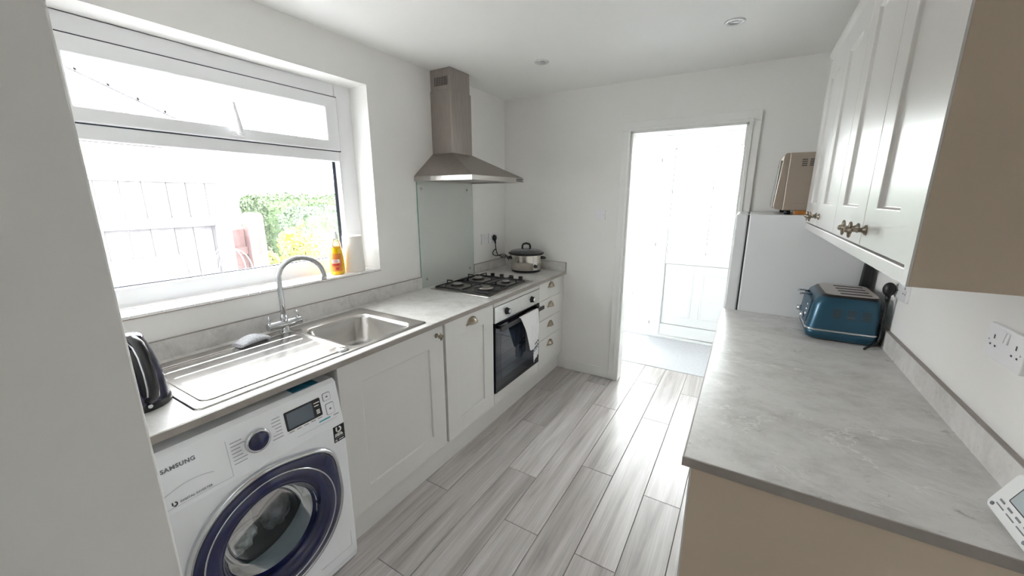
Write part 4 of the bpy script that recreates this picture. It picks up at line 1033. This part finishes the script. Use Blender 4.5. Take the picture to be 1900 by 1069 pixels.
# ================================================================== OUTSIDE
tag(G().box(-40, -.29, -12, 40, -.35, -.15).build('paving', m_ground), 'pale paved ground outside the kitchen window', 'ground', kind='structure')
tag(G().box(-.285, 12, 1.43, 40, -.35, -.151).build('front_paving', m_ground), 'pale paved ground outside the hall door', 'ground', kind='structure')
FXX = -2.6
fe = thing('garden_fence', (FXX, -1.9, -.15), 'weathered grey board fence outside the window with a pale capping rail', 'fence')
edges = [-3.46 + i*.1535 for i in range(11)]
edges = [-3.46,-3.31,-3.155,-3.0,-2.85,-2.70,-2.545,-2.39,-2.24,-2.09,-1.938,-1.792,-1.621,-1.477,-1.322,-1.180]
for a, b in zip(edges[:-1], edges[1:]):
    dz = random.uniform(-.003, .003)
    bm_ = G().box(-.01+dz, .01+dz, -(b-a)/2+.003, (b-a)/2-.003, 0, 1.83)
    inst('board', meshof(bm_, 'board', m_fence), fe, (FXX-.012, (a+b)/2, -.15))
G().box(FXX-.045, FXX+.022, -3.46, -1.165, 1.680, 1.712).build('capping', m_cap, fe, .004)
G().box(FXX+.001, FXX+.036, -3.46, -1.30, 1.272, 1.360).build('rail', m_rail, fe, .003)
G().box(FXX+.001, FXX+.036, -3.46, -1.30, .35, .438).build('rail', m_rail, fe, .003)
G().box(FXX+.001, FXX+.085, -1.300, -1.185, -.15, 1.365).build('post', m_rail, fe, .004)
for y, z in ((-1.68, 1.315), (-1.26, 1.325), (-1.245, 1.05), (-1.42, 1.18)):
    G().lathe([(.012,0),(.010,.004),(.0001,.005)], (FXX+(.0855 if y > -1.3 else .0365 if z > 1.2 else .0), y, z), 10, 'x').build('bolt', m_chrome, fe)
tag(G().hexa([(FXX+.12,-2.30,-.15),(FXX+.135,-2.30,-.15),(FXX+.135,-1.57,-.15),(FXX+.12,-1.57,-.15),(FXX+.040,-2.30,1.022),(FXX+.055,-2.30,1.022),(FXX+.055,-1.612,1.022),(FXX+.040,-1.612,1.022)]).build('plywood_board', m_ply, None, .001), 'bare plywood board leaning on the grey fence outside', 'board')
# gate with curved top and brown post
gp = thing('gate_post', (FXX, -.94, -.15), 'round-topped brown timber gate post beyond the fence', 'post')
prf = [(-1.022, -.15), (-.858, -.15), (-.858, 1.34)] + [(-.858-.04+.04*math.cos(t), 1.34+.045*math.sin(t)) for t in [PI/2*k/6 for k in range(1, 7)]] + [(-.982-.04*math.sin(t), 1.34+.045*math.cos(t)) for t in [PI/2*k/6 for k in range(0, 7)]]
G().prism([(FXX-.05, y, z) for y, z in prf], (.11, 0, 0)).build('shaft', m_gate, gp, .004)
G().lathe([(.012,0),(.010,.004),(.0001,.005)], (FXX+.06, -.90, 1.215), 10, 'x').build('bolt', m_chrome, gp)
gt = thing('garden_gate', (FXX, -1.1, -.15), 'low brown garden gate with a scooped top beside the fence', 'gate')
prf = [(-1.178,-.05),(-1.026,-.05),(-1.026,1.219),(-1.108,1.217)] + [(-1.112-.060*math.sin(t), 1.150+.065*math.cos(t)*.9) for t in [PI/2*k/6 for k in range(1, 7)]] + [(-1.178,1.145)]
G().prism([(FXX-.06, y, z) for y, z in prf], (.03, 0, 0)).build('leaf', m_gate, gt, .003)
G().box(FXX-.03, FXX-.005, -1.178, -1.026, .95, 1.03).build('rail', m_gate, gt, .003)
# white hoops
for k, (dy, dz, dx_, lab) in enumerate(((0, 0, .13, 'taller thin white plant hoop closest to the grey fence'), (.035, -.03, .20, 'shorter thin white plant hoop in front of the taller one'))):
    X_ = FXX+dx_; y0_ = -1.44+dy
    path = [(X_, y0_, -.15), (X_, y0_, .3), (X_, y0_, .83+dz)] + [(X_, y0_+.153*(1-math.cos(t)), .83+dz+.24*math.sin(t)) for t in [PI*i/20 for i in range(1, 20)]] + [(X_, y0_+.306, .83+dz), (X_, y0_+.306, -.15)]
    tag(G().tube(path, .0042, 8).build('plant_hoop', m_wire), lab, 'hoop', 'white plant hoops by the fence')

# foliage
def leaves(n, place, s0, s1, mat, name, parent, seed=1):
    rng = random.Random(seed); V = []; F = []
    for i in range(n):
        p, nrm = place(rng); p = Vector(p)
        d = Vector((rng.gauss(0,1), rng.gauss(0,1), rng.gauss(0,1))).normalized()
        d = (d + Vector(nrm)*.8).normalized(); u_ = d.orthogonal().normalized(); w_ = d.cross(u_)
        a = rng.uniform(0, 6.28); u2 = u_*math.cos(a)+w_*math.sin(a); w2_ = d.cross(u2)
        L_ = rng.uniform(s0, s1); Wd = L_*.38
        b0 = len(V)
        V += [tuple(p-u2*L_*.5), tuple(p+w2_*Wd+d*L_*.12), tuple(p+u2*L_*.5), tuple(p-w2_*Wd+d*L_*.12)]
        F.append((b0, b0+1, b0+2, b0+3))
    g = G(); g.add(V, F, False)
    o = g.build(name, mat, parent, fix=False); return o
def hedge(name, x0, x1, y0, y1, z1, label, seed, n, s0, s1, mat, r=.25):
    t = thing(name, ((x0+x1)/2, (y0+y1)/2, -.15), label, 'hedge')
    cx, cy, cz = (x0+x1)/2, (y0+y1)/2, (z1-.15)/2; hx, hy, hz = (x1-x0)/2, (y1-y0)/2, (z1+.15)/2
    def surf(rng, k=1.0):
        while True:
            a = (rng.uniform(-1,1), rng.uniform(-1,1), rng.uniform(-1,1)); f = rng.randrange(3); a = list(a); a[f] = 1 if rng.random() < .75 or f != 2 else 1
            if f != 2: a[f] = rng.choice((-1, 1))
            p = Vector((a[0]*hx, a[1]*hy, a[2]*hz))
            q = Vector((max(-hx+r, min(hx-r, p.x)), max(-hy+r, min(hy-r, p.y)), min(hz-r, p.z)))
            d = p-q
            nrm = d.normalized() if d.length > 0 else Vector((0,0,1))
            if d.length > r: p = q+nrm*r
            w = noise.fractal(p*1.6+Vector((seed,0,0)), 1, 2, 3)*.09
            p = p+nrm*(w+rng.uniform(-.04,.02))
            return (cx+p.x, cy+p.y, cz+p.z), nrm
    bm = bmesh.new(); bmesh.ops.create_cube(bm, size=2); bmesh.ops.subdivide_edges(bm, edges=bm.edges, cuts=14, use_grid_fill=True)
    g = G(); V = []
    for v in bm.verts:
        p = Vector((v.co.x*hx, v.co.y*hy, v.co.z*hz)); q = Vector((max(-hx+r, min(hx-r, p.x)), max(-hy+r, min(hy-r, p.y)), min(hz-r, p.z))); d = p-q
        if d.length > r: p = q+d.normalized()*r
        w = noise.fractal(p*1.6+Vector((seed,0,0)), 1, 2, 3)*.09-.05
        p = p+(d.normalized()*w if d.length > 0 else Vector((0,0,0))); V.append((cx+p.x, cy+p.y, cz+p.z))
    F = [tuple(v.index for v in f.verts) for f in bm.faces]; bm.free()
    g.add(V, F, True).build('core', m_core, t)
    o = leaves(n, surf, s0, s1, mat, 'foliage', t, seed); o['kind'] = 'stuff'
    return t
hedge('hedge', -9.2, -8.0, 1.98, 7.8, 1.60, 'tall clipped green hedge behind the yellow shrub', 1, 16000, .05, .10, m_hedge)
hedge('hedge', -7.6, -6.5, 1.95, 5.2, 1.28, 'lower round-cornered hedge in front of the tall hedge', 2, 9000, .04, .08, m_hedge2, .35)
def shrub(name, c, rx, ry, rz, label, seed, nl, nf, mat, matf, s0, s1, trunk=True):
    t = thing(name, (c[0], c[1], -.15), label, 'shrub'); rng0 = random.Random(seed)
    blobs = [(rng0.uniform(-.6,.6)*rx, rng0.uniform(-.7,.7)*ry, rng0.uniform(-.6,.55)*rz, rng0.uniform(.35,.6)) for _ in range(9)]
    def pl(rng):
        bx, by, bz, k = rng.choice(blobs); d = Vector((rng.gauss(0,1), rng.gauss(0,1), rng.gauss(0,1))).normalized(); k2 = k*rng.uniform(.55,1.05)
        return (c[0]+bx+d.x*rx*k2, c[1]+by+d.y*ry*k2, c[2]+bz+d.z*rz*k2), d
    o = leaves(nl, pl, s0, s1, mat, 'foliage', t, seed); o['kind'] = 'stuff'
    if nf:
        tips = [(0, .19, .97), (-.1, -.12, .70), (.1, .42, .42), (0, -.35, .15), (.1, .1, .55), (0, -.05, .45), (.1, .30, .62)]
        for i, (a, b, z) in enumerate(tips):
            cc = (c[0]+a*rx+.1, c[1]+b*ry*1.4, c[2]+z*rz)
            leaves(10 if i else 14, lambda rng: ((cc[0]+rng.gauss(0,.02), cc[1]+rng.gauss(0,.035), cc[2]+rng.gauss(0,.025)), (1,0,.3)), s0*1.4, s1*1.5, matf, 'flower_cluster', t, seed*31+i)
    for i in range(8):
        a = 2*PI*i/8
        G().tube([(c[0]+.03*math.cos(a), c[1]+.03*math.sin(a), -.15), (c[0]+.3*rx*math.cos(a), c[1]+.3*ry*math.sin(a), c[2]-.3*rz), (c[0]+.7*rx*math.cos(a), c[1]+.7*ry*math.sin(a), c[2]+.45*rz)], [.012,.009,.004], 6).build('stem', m_gate, t)
    return t
shrub('flowering_shrub', (-3.6, .02, .64), .42, .44, .52, 'lime green shrub with yellow flowers beside the brown gate post', 11, 5200, 1, m_bush, m_bushy, .03, .065)
shrub('shrub', (-3.5, 1.25, .72), .35, .35, .5, 'pale green shrub glimpsed behind the washing-up bottle', 12, 2600, 0, m_hedge2, m_bush, .03, .06)
# brick bungalow next door
bh = thing('brick_bungalow', (-7.2, -2.6, -.15), 'buff brick bungalow gable with white bargeboard behind the fence', 'house')
G().box(-9.5, -7.03, -5.2, -.115, -.15, 2.40).prism([(-9.5, -5.2, 2.40), (-9.5, -.115, 2.40), (-9.5, -2.66, 3.5)], (2.47, 0, 0)).build('wall', m_mortar, bh)
br0 = meshof(G().box(-.03, .012, -.1075, .1075, 0, .065), 'brick', m_brick); br1 = meshof(G().box(-.03, .012, -.1075, .1075, 0, .065), 'brick', m_brickd)
br0h = meshof(G().box(-.03, .012, -.051, .051, 0, .065), 'brick', m_brick)
rb = random.Random(5)
def bricks(z0, rows_, y0, y1, clip=None):
    for r in range(rows_):
        z = z0 + r*.075; off = .1125 if r % 2 else 0
        y = y1 - .1075
        if off: 
            inst('brick', br0h, bh, (-7.03+rb.uniform(0,.003), y1-.051, z)); y = y1 - .1125-.1075
        while y - .1075 > y0:
            if clip is None or clip(y, z): inst('brick', br1 if rb.random() < .33 else br0, bh, (-7.03+rb.uniform(0,.004), y, z))
            y -= .225
bricks(1.65, 11, -2.0, -.115)
bricks(2.475, 9, -2.0, -.35, lambda y, z: z < 3.05-.42*(y+1.10))
m_far = m_barge
def rk(y): return 3.451-.4199*(y+1.102)      # top edge of the verge
def ru(y): return 3.056-.3825*(y+1.134)
bbd = G()
bbd.prism([(-6.98, -2.66, ru(-2.66)), (-6.98, .20, 2.393), (-6.98, .268, 2.80), (-6.98, -2.66, rk(-2.66)-.06)], (.14, 0, 0))
bbd.build('bargeboard', m_barge, bh, .004)
G().prism([(-6.98, -5.5, ru(-2.66)-(2.66+.2)*.42+.02), (-6.98, -2.66, ru(-2.66)), (-6.98, -2.66, rk(-2.66)-.06), (-6.98, -5.5, rk(-2.66)-.06-2.84*.42)], (.14, 0, 0)).build('bargeboard', m_barge, bh, .004)
G().box(-9.5, -6.95, -.115, .20, 2.37, 2.40).build('soffit', m_barge, bh)
for i in range(9):
    y1 = .30 - i*.33; y0 = y1-.36
    G().hexa([(-9.6,y0,rk(y0)-.055),(-6.80,y0,rk(y0)-.055),(-6.80,y1,rk(y1)-.055),(-9.6,y1,rk(y1)-.055),(-9.6,y0,rk(y0)-.02),(-6.80,y0,rk(y0)-.02),(-6.80,y1,rk(y1)+.005),(-9.6,y1,rk(y1)+.005)]).build('roof_tile_course', m_rooft, bh)
for i in range(8):
    y0 = -5.6 + i*.37; y1 = y0+.38; f = lambda y: rk(-2.66)-(-2.66-y)*.42
    G().hexa([(-9.6,y0,f(y0)-.055),(-6.80,y0,f(y0)-.055),(-6.80,y1,f(y1)-.055),(-9.6,y1,f(y1)-.055),(-9.6,y0,f(y0)+.005),(-6.80,y0,f(y0)+.005),(-6.80,y1,f(y1)-.02),(-9.6,y1,f(y1)-.02)]).build('roof_tile_course', m_rooft, bh)
# far houses
def far_house(x, y0, y1, ze, zr, hip0, hip1, label, depth=8, win=()):
    t = thing('bungalow', (x-depth/2, (y0+y1)/2, -.15), label, 'house')
    G().box(x-depth, x, y0, y1, -.15, ze).build('wall', m_render, t)
    o_ = .4; xr = x-depth/2
    G().add([(x+o_,y0-o_,ze),(x+o_,y1+o_,ze),(x-depth-o_,y1+o_,ze),(x-depth-o_,y0-o_,ze),(xr,y0+hip0,zr),(xr,y1-hip1,zr)], [(0,1,5,4),(2,3,4,5),(1,2,5),(3,0,4),(3,2,1,0)]).build('roof', m_roof2, t)
    G().box(x+o_-.02, x+o_+.03, y0-o_, y1+o_, ze-.14, ze+.03).build('gutter_fascia', m_farw, t)
    for a, b, z0, z1 in win:
        w_ = G().frame('x', x, x+.06, (a, b, z0, z1), (a+.08, b-.08, z0+.08, z1-.08)).box(x, x+.05, (a+b)/2-.04, (a+b)/2+.04, z0, z1).build('window', m_farw, t)
        G().box(x+.005, x+.02, a+.06, b-.06, z0+.06, z1-.06).build('pane', m_farg, w_)
    return t
far_house(-25, 2.0, 11.7, 1.86, 3.15, 2.5, 3.0, 'far bungalow with grey-brown hipped roof and white window', win=((8.95, 9.9, .75, 1.70), (10.4, 11.4, .75, 1.70)))
far_house(-31, 13.4, 18.5, 2.0, 3.2, .6, .6, 'distant bungalow roof beside the lamp post')
far_house(-36, 23.5, 31, 2.0, 3.3, 2, 2.0, 'distant hipped bungalow roof behind the tall hedge')
lpst = thing('street_lamp', (-27.0, 14.45, -.15), 'slim grey lamp post rising above the hedge', 'lamp post')
G().cyl((-27, 14.45, -.15), (-27, 14.6, 3.0), .12, .10, 12).cyl((-27, 14.6, 3.0), (-27, 14.40, 6.2), .06, .05, 10).build('column', m_pole, lpst)
G().box(-27.2, -26.8, 14.40, 14.9, 6.2, 6.32).build('lantern', m_pole, lpst, .02)
# greenery outside the hall door
hedge('hedge', -2.6, 1.0, 9.0, 10.2, 2.1, 'green hedge seen through the textured sidelight', 4, 7000, .07, .13, m_hedge2)
hedge('hedge', 1.5, 4.4, 5.2, 6.4, 1.95, 'leafy hedge seen through the textured pane of the hall door', 5, 8000, .06, .11, m_hedge2)
